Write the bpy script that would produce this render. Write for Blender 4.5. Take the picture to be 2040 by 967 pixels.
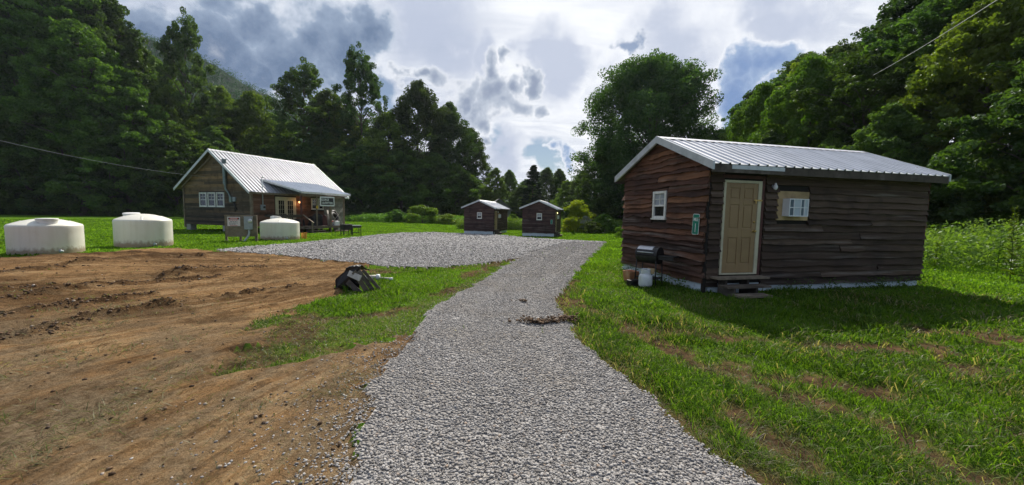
import bpy, math, random
import numpy as np
from mathutils import Vector, Matrix

for o in list(bpy.data.objects):
    bpy.data.objects.remove(o)
S = bpy.context.scene
COL = S.collection
R = math.radians

# ------------------------------------------------------------------ camera
PITCH, ROLL, EYE, FPX = R(4.45), R(1.06), 1.65, 740.0
_r0, _u0 = Vector((1, 0, 0)), Vector((0, math.sin(PITCH), math.cos(PITCH)))
FW = Vector((0, math.cos(PITCH), -math.sin(PITCH)))
RT = math.cos(ROLL) * _r0 + math.sin(ROLL) * _u0
UP = -math.sin(ROLL) * _r0 + math.cos(ROLL) * _u0
cam_d = bpy.data.cameras.new('camera')
cam_d.sensor_width = 36.0
cam_d.lens = 36.0 * FPX / 2040.0
cam_d.clip_start = 0.05
cam_d.clip_end = 4000
cam = bpy.data.objects.new('camera', cam_d)
COL.objects.link(cam)
cam.matrix_world = Matrix(((RT.x, UP.x, -FW.x, 0), (RT.y, UP.y, -FW.y, 0), (RT.z, UP.z, -FW.z, EYE), (0, 0, 0, 1)))
S.camera = cam

SUN_EL, SUN_AZ = R(45.5), R(8)          # azimuth measured from +Y towards +X
SUN_STRENGTH, SKY_STRENGTH, EXPOSURE = 5.0, 0.05, 0.42
S.view_settings.view_transform = 'Standard'
S.view_settings.look = 'None'
S.view_settings.gamma = 1.0
S.view_settings.use_curve_mapping = False
S.view_settings.exposure = EXPOSURE
S.render.film_transparent = False
S.cycles.max_bounces = 6
S.cycles.diffuse_bounces = 3
S.cycles.transmission_bounces = 4
S.cycles.transparent_max_bounces = 8
S.cycles.use_denoising = True


def pixdir(px, py):
    return (FW + RT * ((px - 1020) / FPX) + UP * ((483.5 - py) / FPX)).normalized()


# ------------------------------------------------------------------ node helper
class NT:
    def __init__(s, tree):
        s.t = tree; s.n = tree.nodes; s.l = tree.links

    def add(s, typ, **kw):
        n = s.n.new(typ)
        for k, v in kw.items():
            setattr(n, k, v)
        return n

    def val(s, sock, v):
        if isinstance(v, bpy.types.NodeSocket):
            s.l.new(v, sock)
        elif isinstance(v, (tuple, list)) and len(v) == 3 and sock.type == 'RGBA':
            sock.default_value = (*v, 1)
        else:
            sock.default_value = v

    def math(s, op, a, b=0.0, c=0.0, clamp=False):
        n = s.add('ShaderNodeMath', operation=op); n.use_clamp = clamp
        for i, v in enumerate((a, b, c)):
            s.val(n.inputs[i], v)
        return n.outputs[0]

    def vmath(s, op, a, b=None, scale=None):
        n = s.add('ShaderNodeVectorMath', operation=op)
        s.val(n.inputs[0], a)
        if b is not None: s.val(n.inputs[1], b)
        if scale is not None: s.val(n.inputs['Scale'], scale)
        return n.outputs['Value'] if op in ('DOT_PRODUCT', 'LENGTH', 'DISTANCE') else n.outputs[0]

    def noise(s, vec, scale=5, detail=4, rough=0.55, dist=0.0, w=None):
        n = s.add('ShaderNodeTexNoise')
        if w is not None:
            n.noise_dimensions = '4D'; n.inputs['W'].default_value = w
        s.val(n.inputs['Vector'], vec)
        n.inputs['Scale'].default_value = scale; n.inputs['Detail'].default_value = detail
        n.inputs['Roughness'].default_value = rough; n.inputs['Distortion'].default_value = dist
        return n.outputs[0]

    def ramp(s, fac, stops, interp='LINEAR'):
        n = s.add('ShaderNodeValToRGB'); r = n.color_ramp; r.interpolation = interp
        while len(r.elements) < len(stops): r.elements.new(0.5)
        for e, (p, c) in zip(r.elements, stops):
            e.position = p
            e.color = (c, c, c, 1) if isinstance(c, (int, float)) else (*c, 1)
        s.val(n.inputs[0], fac)
        return n.outputs[0]

    def smooth(s, v, a, b):
        n = s.add('ShaderNodeMapRange', interpolation_type='SMOOTHSTEP')
        s.val(n.inputs[0], v); n.inputs[1].default_value = a; n.inputs[2].default_value = b
        return n.outputs[0]

    def mix(s, f, a, b, blend='MIX'):
        n = s.add('ShaderNodeMix', data_type='RGBA', blend_type=blend)
        s.val(n.inputs[0], f); s.val(n.inputs[6], a); s.val(n.inputs[7], b)
        return n.outputs[2]

    def mapping(s, vec, scale=(1, 1, 1), rot=(0, 0, 0)):
        n = s.add('ShaderNodeMapping')
        s.val(n.inputs['Vector'], vec); n.inputs['Scale'].default_value = scale; n.inputs['Rotation'].default_value = rot
        return n.outputs[0]

    def bump(s, h, strength=0.5, dist=0.02, normal=None):
        n = s.add('ShaderNodeBump'); s.val(n.inputs['Height'], h)
        n.inputs['Strength'].default_value = strength; n.inputs['Distance'].default_value = dist
        if normal is not None: s.l.new(normal, n.inputs['Normal'])
        return n.outputs[0]


# ------------------------------------------------------------------ world
W = bpy.data.worlds.new('World'); S.world = W; W.use_nodes = True
W.cycles.sampling_method = 'MANUAL'; W.cycles.sample_map_resolution = 512
nt = NT(W.node_tree); nt.n.clear()
sky = nt.add('ShaderNodeTexSky', sky_type='NISHITA')
sky.sun_disc = False; sky.sun_elevation = SUN_EL; sky.sun_rotation = SUN_AZ
sky.air_density = 1.0; sky.dust_density = 0.4; sky.ozone_density = 1.6
bgs = nt.add('ShaderNodeBackground'); nt.l.new(sky.outputs[0], bgs.inputs[0]); bgs.inputs[1].default_value = SKY_STRENGTH
tc = nt.add('ShaderNodeTexCoord'); D = tc.outputs['Generated']
sep = nt.add('ShaderNodeSeparateXYZ'); nt.l.new(D, sep.inputs[0])
zz = nt.math('MAXIMUM', nt.math('ADD', sep.outputs[2], 0.22), 0.05)
flat = nt.vmath('SCALE', D, scale=nt.math('DIVIDE', 1.0, zz))      # cloud deck seen in perspective
warpn = nt.add('ShaderNodeTexNoise'); nt.l.new(D, warpn.inputs['Vector'])
warpn.inputs['Scale'].default_value = 7; warpn.inputs['Detail'].default_value = 5; warpn.inputs['Roughness'].default_value = 0.54
warp = nt.vmath('SCALE', nt.vmath('SUBTRACT', warpn.outputs['Color'], (0.5, 0.5, 0.5)), scale=0.26)
DW = nt.vmath('ADD', D, warp)


def blobs(spec, vec):
    """soft union of round patches of sky: (px, py, radius px)"""
    acc = None
    for px, py, r in spec:
        c = pixdir(px, py); r = r / FPX * 0.85 * c.y ** 1.0
        d = nt.vmath('DISTANCE', vec, tuple(c))
        b = nt.smooth(d, r * 1.25, r * 0.35)
        acc = b if acc is None else nt.math('MAXIMUM', acc, b)
    return acc


def sblobs(spec):
    """soft density of cloud masses, fading well past their edges"""
    acc = None
    for px, py, r in spec:
        c = pixdir(px, py); r = r / FPX * 0.85 * c.y
        b = nt.smooth(nt.vmath('DISTANCE', DW, tuple(c)), r * 1.75, r * 0.1)
        acc = b if acc is None else nt.math('MAXIMUM', acc, b)
    return acc


n_big = nt.noise(nt.mapping(flat, (1, 1.6, 1)), 1.3, 5, 0.55)
n_str = nt.noise(nt.mapping(flat, (0.7, 2.4, 1), (0, 0, R(12))), 2.2, 7, 0.62, 0.5)
n_puf = nt.noise(D, 8.5, 8, 0.60, 0.15)
n_fin = nt.noise(D, 26, 6, 0.6)
puf = nt.math('ADD', nt.math('MULTIPLY', nt.math('SUBTRACT', n_puf, 0.5), 2.0), nt.math('MULTIPLY', nt.math('SUBTRACT', n_fin, 0.5), 0.6))
front = nt.smooth(sep.outputs[1], -0.15, 0.55)
veil_c = nt.mix(nt.smooth(n_str, 0.38, 0.62), (0.40, 0.46, 0.59), (0.80, 0.83, 0.88))
glow = nt.smooth(nt.vmath('DISTANCE', D, tuple(pixdir(1240, 60))), 0.70, 0.05)
veil_c = nt.mix(nt.math('MULTIPLY', glow, 0.62), veil_c, (0.98, 0.985, 1.0))
veil_c = nt.mix(nt.math('MULTIPLY', nt.smooth(sep.outputs[2], 0.22, 0.02), 0.5), veil_c, (0.80, 0.83, 0.88))
grey = sblobs([(860, 50, 120), (1120, 130, 80), (1330, 120, 110), (1000, 320, 60), (1250, 210, 60), (780, 250, 60), (960, 110, 60), (1560, 40, 70)])
greyf = nt.math('MULTIPLY', nt.smooth(nt.math('ADD', grey, nt.math('ADD', nt.math('MULTIPLY', puf, 0.30), nt.math('MULTIPLY', nt.math('SUBTRACT', n_str, 0.5), 1.6))), 0.15, 0.95), 0.85)
veil_c = nt.mix(greyf, veil_c, (0.42, 0.475, 0.61))
holes = sblobs([(630, 205, 60), (570, 188, 40), (1110, 300, 40), (310, 5, 45), (770, 185, 34), (1230, 95, 24), (985, 290, 34), (1085, 325, 30), (760, 205, 40)])
veil_f = nt.smooth(nt.math('SUBTRACT', nt.math('ADD', nt.math('MULTIPLY', n_big, 1.4), nt.math('MULTIPLY', puf, 0.25)), nt.math('MULTIPLY', holes, 0.8)), 0.06, 0.55)
dark = sblobs([(430, 110, 120), (330, 70, 80), (560, 95, 110), (690, 95, 80), (640, 50, 90), (520, 150, 80), (470, 20, 70), (740, 60, 60)])
db = nt.math('ADD', dark, nt.math('MULTIPLY', puf, 0.55))
dk_f = nt.smooth(db, 0.08, 0.66)
n_int = nt.math('MULTIPLY', nt.math('SUBTRACT', nt.noise(D, 5.0, 7, 0.62, 0.6, 3.0), 0.5), 1.3)
dk_c = nt.ramp(nt.math('ADD', db, n_int), [(0.15, (0.80, 0.82, 0.86)), (0.40, (0.50, 0.56, 0.66)), (0.62, (0.25, 0.325, 0.45)), (1.0, (0.105, 0.165, 0.28))])
cumu = sblobs([(860, 170, 44), (915, 178, 40), (960, 200, 46), (985, 150, 36), (1040, 150, 28), (1010, 215, 40), (965, 230, 36), (1060, 222, 26), (820, 158, 26), (960, 285, 26), (590, 250, 46), (650, 258, 40), ])
cb = nt.math('ADD', cumu, nt.math('MULTIPLY', puf, 0.60))
cu_f = nt.smooth(cb, 0.12, 0.62)
cu_c = nt.ramp(cb, [(0.16, (0.78, 0.80, 0.84)), (0.34, (0.80, 0.815, 0.85)), (0.62, (0.47, 0.52, 0.61)), (1.05, (0.25, 0.30, 0.41))])
blue = sblobs([(1490, 145, 46), (1480, 195, 46), (1530, 150, 44), (1510, 230, 50), (1118, 302, 26)])
bb = nt.math('ADD', blue, nt.math('MULTIPLY', puf, 0.20))
bl_f = nt.smooth(bb, 0.10, 0.36)
bl_c = nt.ramp(bb, [(0.12, (0.84, 0.855, 0.885)), (0.28, (0.80, 0.82, 0.87)), (0.58, (0.32, 0.42, 0.60)), (1.0, (0.15, 0.25, 0.47))])
cloud_c = nt.mix(dk_f, veil_c, dk_c)
cloud_c = nt.mix(cu_f, cloud_c, cu_c)
cloud_c = nt.mix(bl_f, cloud_c, bl_c)
cloud_c = nt.mix(front, (0.28, 0.34, 0.46), cloud_c)
cloud_f = nt.math('MAXIMUM', nt.math('MAXIMUM', veil_f, dk_f), nt.math('MAXIMUM', cu_f, bl_f))
bgc = nt.add('ShaderNodeBackground'); nt.l.new(cloud_c, bgc.inputs[0]); bgc.inputs[1].default_value = 0.84
mxs = nt.add('ShaderNodeMixShader'); nt.l.new(cloud_f, mxs.inputs[0]); nt.l.new(bgs.outputs[0], mxs.inputs[1]); nt.l.new(bgc.outputs[0], mxs.inputs[2])
wo = nt.add('ShaderNodeOutputWorld'); nt.l.new(mxs.outputs[0], wo.inputs[0])

# ------------------------------------------------------------------ sun
sd = bpy.data.lights.new('sun', 'SUN'); sd.energy = SUN_STRENGTH; sd.angle = R(0.6); sd.color = (1.0, 0.93, 0.82)
sun = bpy.data.objects.new('sun', sd); COL.objects.link(sun)
to_sun = Vector((math.sin(SUN_AZ) * math.cos(SUN_EL), math.cos(SUN_AZ) * math.cos(SUN_EL), math.sin(SUN_EL)))
sun.rotation_euler = to_sun.to_track_quat('Z', 'Y').to_euler(); sun.location = to_sun * 60


# ------------------------------------------------------------------ mesh helpers
def tag(o, label=None, cat=None, group=None, kind=None):
    if label: o['label'] = label
    if cat: o['category'] = cat
    if group: o['group'] = group
    if kind: o['kind'] = kind
    return o


def thing(name, label, cat, loc=(0, 0, 0), rz=0.0, group=None):
    o = bpy.data.objects.new(name, None); COL.objects.link(o)
    o.empty_display_size = 0.2; o.location = loc; o.rotation_euler = (0, 0, rz)
    return tag(o, label, cat, group)


def copy_tree(o, parent=None):
    c = o.copy(); COL.objects.link(c)
    if parent: c.parent = parent
    for ch in list(o.children): copy_tree(ch, c)
    return c


def np_mesh(name, V, F, mat, parent=None, smooth=False, fattr=None, vattr=None, cattr=None):
    """V (n,3); F (m,k) of one polygon size, or list of such arrays"""
    if not isinstance(F, list): F = [F]
    F = [np.asarray(f, np.int32) for f in F if len(f)]
    me = bpy.data.meshes.new(name)
    V = np.asarray(V, np.float32)
    me.vertices.add(len(V)); me.vertices.foreach_set('co', V.ravel())
    nl = sum(f.size for f in F); npoly = sum(len(f) for f in F)
    me.loops.add(nl); me.loops.foreach_set('vertex_index', np.concatenate([f.ravel() for f in F]))
    me.polygons.add(npoly)
    tot = np.concatenate([np.full(len(f), f.shape[1], np.int32) for f in F])
    st = np.concatenate([[0], np.cumsum(tot)[:-1]]).astype(np.int32)
    me.polygons.foreach_set('loop_start', st)
    me.polygons.foreach_set('loop_total', tot)
    if smooth: me.polygons.foreach_set('use_smooth', np.ones(npoly, bool))
    for k, a in (fattr or {}).items():
        me.attributes.new(k, 'FLOAT', 'FACE').data.foreach_set('value', np.asarray(a, np.float32))
    for k, a in (vattr or {}).items():
        me.attributes.new(k, 'FLOAT', 'POINT').data.foreach_set('value', np.asarray(a, np.float32))
    for k, a in (cattr or {}).items():
        me.attributes.new(k, 'FLOAT_VECTOR', 'POINT').data.foreach_set('vector', np.asarray(a, np.float32).ravel())
    me.update(calc_edges=True); me.validate()
    if mat: me.materials.append(mat)
    o = bpy.data.objects.new(name, me); COL.objects.link(o)
    if parent: o.parent = parent
    return o


class MB:
    def __init__(s): s.v = []; s.f = []; s.a = []; s.cur = 0.5
    def poly(s, pts):
        i = len(s.v); s.v += [tuple(p) for p in pts]; s.f.append(tuple(range(i, i + len(pts)))); s.a.append(s.cur)
    def box(s, x0, x1, y0, y1, z0, z1, M=None):
        P = [Vector((x, y, z)) for z in (z0, z1) for y in (y0, y1) for x in (x0, x1)]
        if M is not None: P = [M @ p for p in P]
        i = len(s.v); s.v += [tuple(p) for p in P]
        for q in ((0, 2, 3, 1), (4, 5, 7, 6), (0, 1, 5, 4), (1, 3, 7, 5), (3, 2, 6, 7), (2, 0, 4, 6)):
            s.f.append(tuple(i + k for k in q)); s.a.append(s.cur)
    def bar(s, p0, p1, w, h, up=(0, 0, 1)):
        p0, p1 = Vector(p0), Vector(p1); d = (p1 - p0); L = d.length; d.normalize()
        u = Vector(up)
        if abs(d.dot(u)) > 0.98: u = Vector((0, 1, 0))
        r = d.cross(u).normalized(); u = r.cross(d).normalized()
        M = Matrix(((d.x, r.x, u.x, p0.x), (d.y, r.y, u.y, p0.y), (d.z, r.z, u.z, p0.z), (0, 0, 0, 1)))
        s.box(0, L, -w / 2, w / 2, -h / 2, h / 2, M)
    def tube(s, pts, rad, n=8, caps=True):
        pts = [Vector(p) for p in pts]
        if not isinstance(rad, (list, tuple)): rad = [rad] * len(pts)
        i0 = len(s.v); prev = None
        for k, p in enumerate(pts):
            d = (pts[min(k + 1, len(pts) - 1)] - pts[max(k - 1, 0)]).normalized()
            if prev is None:
                a = d.cross(Vector((0, 0, 1)))
                if a.length < 1e-3: a = Vector((1, 0, 0))
                a.normalize()
            else:
                a = (prev - d * prev.dot(d)).normalized()
            prev = a; b = d.cross(a)
            for j in range(n):
                t = 2 * math.pi * j / n
                s.v.append(tuple(p + (a * math.cos(t) + b * math.sin(t)) * rad[k]))
        for k in range(len(pts) - 1):
            for j in range(n):
                q = i0 + k * n
                s.f.append((q + j, q + (j + 1) % n, q + n + (j + 1) % n, q + n + j)); s.a.append(s.cur)
        if caps:
            s.f.append(tuple(i0 + j for j in reversed(range(n)))); s.a.append(s.cur)
            q = i0 + (len(pts) - 1) * n
            s.f.append(tuple(q + j for j in range(n))); s.a.append(s.cur)
    def lathe(s, prof, c=(0, 0, 0), n=24, M=None):
        i0 = len(s.v)
        for r, z in prof:
            for j in range(n):
                t = 2 * math.pi * j / n
                p = Vector((c[0] + r * math.cos(t), c[1] + r * math.sin(t), c[2] + z))
                s.v.append(tuple(M @ p if M is not None else p))
        for k in range(len(prof) - 1):
            for j in range(n):
                q = i0 + k * n
                s.f.append((q + j, q + (j + 1) % n, q + n + (j + 1) % n, q + n + j)); s.a.append(s.cur)
        s.f.append(tuple(i0 + j for j in reversed(range(n)))); s.a.append(s.cur)
        q = i0 + (len(prof) - 1) * n
        s.f.append(tuple(q + j for j in range(n))); s.a.append(s.cur)
    def build(s, name, mat, parent=None, smooth=False, bevel=0.0):
        me = bpy.data.meshes.new(name); me.from_pydata(s.v, [], s.f); me.update()
        me.attributes.new('tone', 'FLOAT', 'FACE').data.foreach_set('value', s.a)
        if smooth is not False:
            me.polygons.foreach_set('use_smooth', [True] * len(s.f))
        me.materials.append(mat)
        o = bpy.data.objects.new(name, me); COL.objects.link(o)
        if parent: o.parent = parent
        if smooth == 'auto':
            try: me.set_sharp_from_angle(angle=R(38))
            except Exception: pass
        if bevel:
            b = o.modifiers.new('bevel', 'BEVEL'); b.width = bevel; b.segments = 2; b.limit_method = 'ANGLE'
        return o


def text_mesh(name, body, size, mat, parent, loc, rot, bold=0.0, sx=1.0, depth=0.004):
    cu = bpy.data.curves.new(name, 'FONT'); cu.body = body; cu.size = size; cu.align_x = 'CENTER'; cu.align_y = 'CENTER'
    cu.extrude = depth / 2; cu.offset = bold; cu.resolution_u = 3
    t = bpy.data.objects.new(name, cu); COL.objects.link(t)
    dg = bpy.context.evaluated_depsgraph_get(); dg.update()
    me = bpy.data.meshes.new_from_object(t.evaluated_get(dg)); me.name = name
    bpy.data.objects.remove(t); bpy.data.curves.remove(cu)
    me.materials.clear(); me.materials.append(mat)
    o = bpy.data.objects.new(name, me); COL.objects.link(o); o.parent = parent
    o.location = loc; o.rotation_euler = rot; o.scale = (sx, 1, 1)
    return o


# ------------------------------------------------------------------ numpy noise
def _h(ix, iy, s):
    n = (ix.astype(np.int64) * 374761393 + iy.astype(np.int64) * 668265263 + s * 974634533) & 0x7fffffff
    n = ((n ^ (n >> 13)) * 1274126177) & 0x7fffffff
    n = n ^ (n >> 16)
    return (n & 0xffff) / 65535.0


def vnoise(x, y, s=0):
    ix, iy = np.floor(x), np.floor(y); fx, fy = x - ix, y - iy
    fx = fx * fx * fx * (fx * (fx * 6 - 15) + 10); fy = fy * fy * fy * (fy * (fy * 6 - 15) + 10)
    a = _h(ix, iy, s); b = _h(ix + 1, iy, s); c = _h(ix, iy + 1, s); d = _h(ix + 1, iy + 1, s)
    return (a * (1 - fx) + b * fx) * (1 - fy) + (c * (1 - fx) + d * fx) * fy


def fbm(x, y, s=0, o=4, g=0.5):
    t = 0; a = 1; n = 0
    for k in range(o):
        t = t + a * vnoise(x * 2 ** k + 17.3 * k, y * 2 ** k - 9.1 * k, s + k); n += a; a *= g
    return t / n


def sst(a, b, x):
    t = np.clip((x - a) / (b - a), 0, 1); return t * t * (3 - 2 * t)


# ------------------------------------------------------------------ terrain
def hill_d(x, y):
    xl = 26.5 - (y - 12) * 0.15          # foot of the wooded hillside on the right
    return (x - xl) * 0.985


def gz(x, y):
    x = np.asarray(x, float); y = np.asarray(y, float)
    amp = 0.30 + 0.40 * sst(-16, -6, x)
    z = -amp * sst(10, 41, y)
    d = hill_d(x, y)
    z = z + np.where(d > 0, 14.5 * (1 - np.exp(-np.maximum(d, 0) * 0.42 / 14.5)) * sst(-2, 6, d), 0)
    return z


def gpt(px, py):
    """where the line of sight through a spot of the photograph meets the ground"""
    d = pixdir(px, py); z = 0.0
    for _ in range(40):
        t = (z - EYE) / d.z; p = Vector((0, 0, EYE)) + d * t
        z = 0.5 * z + 0.5 * float(gz(p.x, min(p.y, 90)))
    return np.array([p.x, p.y])


def PX(l): return np.array([gpt(*q) for q in l])


def inpoly(x, y, P):
    r = np.zeros(x.shape, bool); j = len(P) - 1
    for i in range(len(P)):
        xi, yi, xj, yj = *P[i], *P[j]
        c = ((yi > y) != (yj > y)) & (x < (xj - xi) * (y - yi) / (yj - yi + 1e-12) + xi)
        r ^= c; j = i
    return r


def dline(x, y, L):
    d = np.full(x.shape, 1e9)
    for a, b in zip(L[:-1], L[1:]):
        ab = b - a; t = np.clip(((x - a[0]) * ab[0] + (y - a[1]) * ab[1]) / (ab @ ab + 1e-9), 0, 1)
        d = np.minimum(d, np.hypot(x - a[0] - t * ab[0], y - a[1] - t * ab[1]))
    return d


DRIVE = np.vstack([PX([(1128, 484), (1100, 492), (1040, 512), (985, 545), (905, 590), (855, 622), (830, 660), (775, 715), (725, 790), (715, 880), (690, 967)]),
                   [[-1.25, 1.0], [-1.4, -5], [2.1, -5], [1.75, 1.0]],
                   PX([(1500, 967), (1385, 880), (1300, 805), (1220, 735), (1155, 680), (1128, 640), (1112, 600), (1128, 570), (1152, 540), (1182, 510), (1208, 484)])])
LOT = PX([(428, 501), (470, 495), (520, 491), (600, 485), (690, 476), (750, 469), (800, 465), (870, 463), (920, 466), (1010, 470), (1040, 474), (1118, 479), (1210, 483), (1185, 490), (1110, 498), (1060, 511), (960, 528), (850, 535), (760, 533), (700, 524), (640, 520), (560, 510)])
DIRT = np.vstack([[[-30, 14.0]], PX([(-60, 516), (0, 513), (90, 510), (180, 506), (260, 497), (350, 495), (430, 501), (560, 510), (640, 520), (700, 524), (735, 530), (700, 560), (668, 582), (600, 612), (530, 636), (440, 662), (545, 655), (480, 695), (395, 755), (590, 722), (700, 695), (760, 690), (830, 655), (775, 720), (725, 790), (715, 880), (690, 967)]),
                  [[-1.25, 1.0], [-1.4, -5], [-30, -5]]])
MEDIAN_LUSH = PX([(1120, 489), (1040, 509), (985, 530), (930, 555), (850, 590), (760, 620), (650, 632), (600, 618), (690, 575), (760, 548), (850, 538), (960, 533), (1070, 508)])
RUTS = [PX([(1120, 592), (1180, 620), (1250, 650), (1330, 690), (1410, 732)]), PX([(1410, 732), (1500, 760), (1600, 800), (1720, 835), (1850, 900), (2040, 985)]),
        PX([(1430, 730), (1540, 745), (1650, 765), (1760, 780)]), PX([(1480, 840), (1540, 880), (1600, 895)]), PX([(1640, 690), (1760, 690)]), PX([(1120, 490), (1060, 508), (990, 525), (930, 550)]), PX([(1250, 660), (1330, 655), (1400, 668), (1500, 672)])]
RIDGES = [PX(l) for l in ([(-80, 618), (0, 604), (90, 590), (180, 576), (260, 569), (350, 560), (430, 553)], [(-60, 650), (0, 636), (60, 624), (130, 612), (220, 600), (300, 590)],
          [(-100, 710), (0, 684), (70, 668), (130, 652), (220, 634), (300, 619), (400, 604), (500, 588), (590, 574)], [(-60, 585), (0, 580), (60, 576), (120, 571)],
          [(150, 528), (220, 522), (300, 516), (400, 514)], [(330, 552), (420, 541), (520, 533)], [(0, 545), (120, 535)], [(80, 515), (220, 509), (330, 508), (450, 509)])]
FAN = np.array([0.6, 14.4])


def masks(x, y):
    n1 = fbm(x * 3.1, y * 3.1, 3) - 0.5; n2 = fbm(x * 3.1 + 50, y * 3.1, 7) - 0.5
    k = 0.25 + 0.02 * np.hypot(x, y)
    xw, yw = x + n1 * k * 1.6, y + n2 * k * 1.6
    gravel = inpoly(x + n1 * k * .75, y + n2 * k * .75, DRIVE) | inpoly(x + n1 * .5, y + n2 * .5, LOT)
    dirt = inpoly(xw, yw, DIRT) & ~gravel
    lush = inpoly(xw, yw, MEDIAN_LUSH)
    bare = np.zeros(x.shape)
    for L in RUTS:
        w = 0.12 + 0.36 * fbm(x * 2.3, y * 2.3, 11, 5, .65)
        bare = np.maximum(bare, sst(1.15, 0.3, dline(xw, yw, L) / w))
    bare = np.maximum(bare, sst(0.60, 0.72, fbm(x * 0.8, y * 1.1, 23, 5, 0.6)) * sst(10, 6, y) * (x > 0))
    redge = (x > 0.3) & (y < 9.5) & ~gravel
    bare = np.where(redge, np.maximum(bare, 0.95 * sst(0.34, 0.08, dline(xw, yw, DRIVE[14:]) + 0.25 * (fbm(x * 2.3, y * 2.3, 37, 3) - .5))), bare)
    side = (x < 0.6) & (y < 14) & ~lush & ~dirt & ~gravel & (x > -14)
    bare = np.where(side, np.maximum(bare, 0.30 + 0.68 * sst(0.40, 0.60, fbm(x * 1.3, y * 1.3, 31, 5, 0.6))), bare)
    return gravel, dirt, lush, np.clip(bare, 0, 1)


def ridge(x, y):
    k = 0.30; xw = x + k * (fbm(x * 1.9, y * 1.9, 201, 4) - .5); yw = y + k * (fbm(x * 1.9 + 9, y * 1.9, 205, 4) - .5)
    t = np.zeros(x.shape)
    for i, L in enumerate(RIDGES):
        w = (0.08 + 0.010 * np.abs(L[:, 1]).mean()) * (0.5 + 1.1 * fbm(x * .9, y * .9, 211 + i, 3))
        t = np.maximum(t, sst(1.5, 0.2, dline(xw, yw, L) / w))
    return t * sst(0.10, 0.32, fbm(x * 1.3, y * 1.3, 221, 3))


def track(x, y):
    v = np.arctan2(x - FAN[0], FAN[1] - y) * 9.0
    s = np.hypot(x - FAN[0], y - FAN[1])
    return v + 0.25 * (fbm(s * 0.35, v * 0.2, 41) - 0.5), s


def height(x, y, m=None):
    gravel, dirt, lush, bare = m if m is not None else masks(x, y)
    z = gz(x, y)
    near = sst(40, 12, np.hypot(x, y))
    z = z + np.where(~gravel & ~dirt, (0.07 * (fbm(x * 1.6, y * 1.6, 51, 5, .6) - 0.5) - 0.035 * bare + 0.02 * bare * (fbm(x * 9, y * 9, 52) - .5)) * near, 0)
    v, s = track(x, y)
    fade = sst(1.6, 4.5, s) * sst(13.5, 12, y)
    ridg = np.abs(fbm(v * 1.15, s * 0.10, 61, 3) - 0.5) * 2
    rut = -0.13 * ridg + 0.05 * (fbm(v * 3.4, s * 0.16, 66, 3) - .5)
    clod = sst(0.52, 0.72, fbm(v * 1.3 + 4, s * 0.16, 63, 3)) * (0.3 + fbm(x * 7, y * 7, 64, 4, 0.65)) * 0.10
    lowa = sst(5.2, 7.0, y + 0.35 * x + 2.2)
    z = z + np.where(dirt, (0.02 + (rut + clod) * fade * (0.25 + 0.75 * lowa) + 0.075 * (fbm(x * 4, y * 4, 65, 6, 0.66) - 0.5)) * near, 0)
    z = z + np.where(dirt, ridge(x, y) * (0.035 + 0.11 * fbm(x * 8, y * 8, 231, 3)), 0)
    z = z + np.where(gravel, 0.03 + 0.03 * (fbm(x * 1.5, y * 1.5, 71) - .5), 0)
    return z


def grid1(lo, hi, c, d0, dn, g, n0=0):
    """coordinates finely spaced near c, growing outwards"""
    out = [c]; x = c
    while x < hi:
        x += d0 + max(0, x - dn) * g; out.append(x)
    x = c; L = []
    while x > lo:
        x -= d0 + max(0, -x - dn) * g; L.append(x)
    return np.array(L[::-1] + out)


# ------------------------------------------------------------------ materials
def mat(name, base=(0.5, 0.5, 0.5), rough=0.7, metal=0.0, spec=0.4):
    m = bpy.data.materials.new(name); m.use_nodes = True
    b = m.node_tree.nodes['Principled BSDF']
    b.inputs['Base Color'].default_value = (*base, 1); b.inputs['Roughness'].default_value = rough
    b.inputs['Metallic'].default_value = metal; b.inputs['Specular IOR Level'].default_value = spec
    return m


def start(name, rough=0.8, spec=0.3, metal=0.0):
    m = mat(name, rough=rough, spec=spec, metal=metal); n = NT(m.node_tree)
    b = m.node_tree.nodes['Principled BSDF']; tcn = n.add('ShaderNodeTexCoord')
    return m, n, b, tcn.outputs['Object']


def attr(n, name):
    a = n.add('ShaderNodeAttribute'); a.attribute_name = name; return a


def m_painted(name, c1, c2, rough=0.55, scale=6, bump=0.1, metal=0.0, lo=0.4, hi=0.7):
    m, n, b, co = start(name, rough, 0.4, metal)
    f = n.smooth(n.noise(co, scale, 6, 0.65), lo, hi)
    n.val(b.inputs['Base Color'], n.mix(f, c1, c2))
    if bump: n.val(b.inputs['Normal'], n.bump(n.noise(co, scale * 6, 5), bump, 0.01))
    return m


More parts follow.
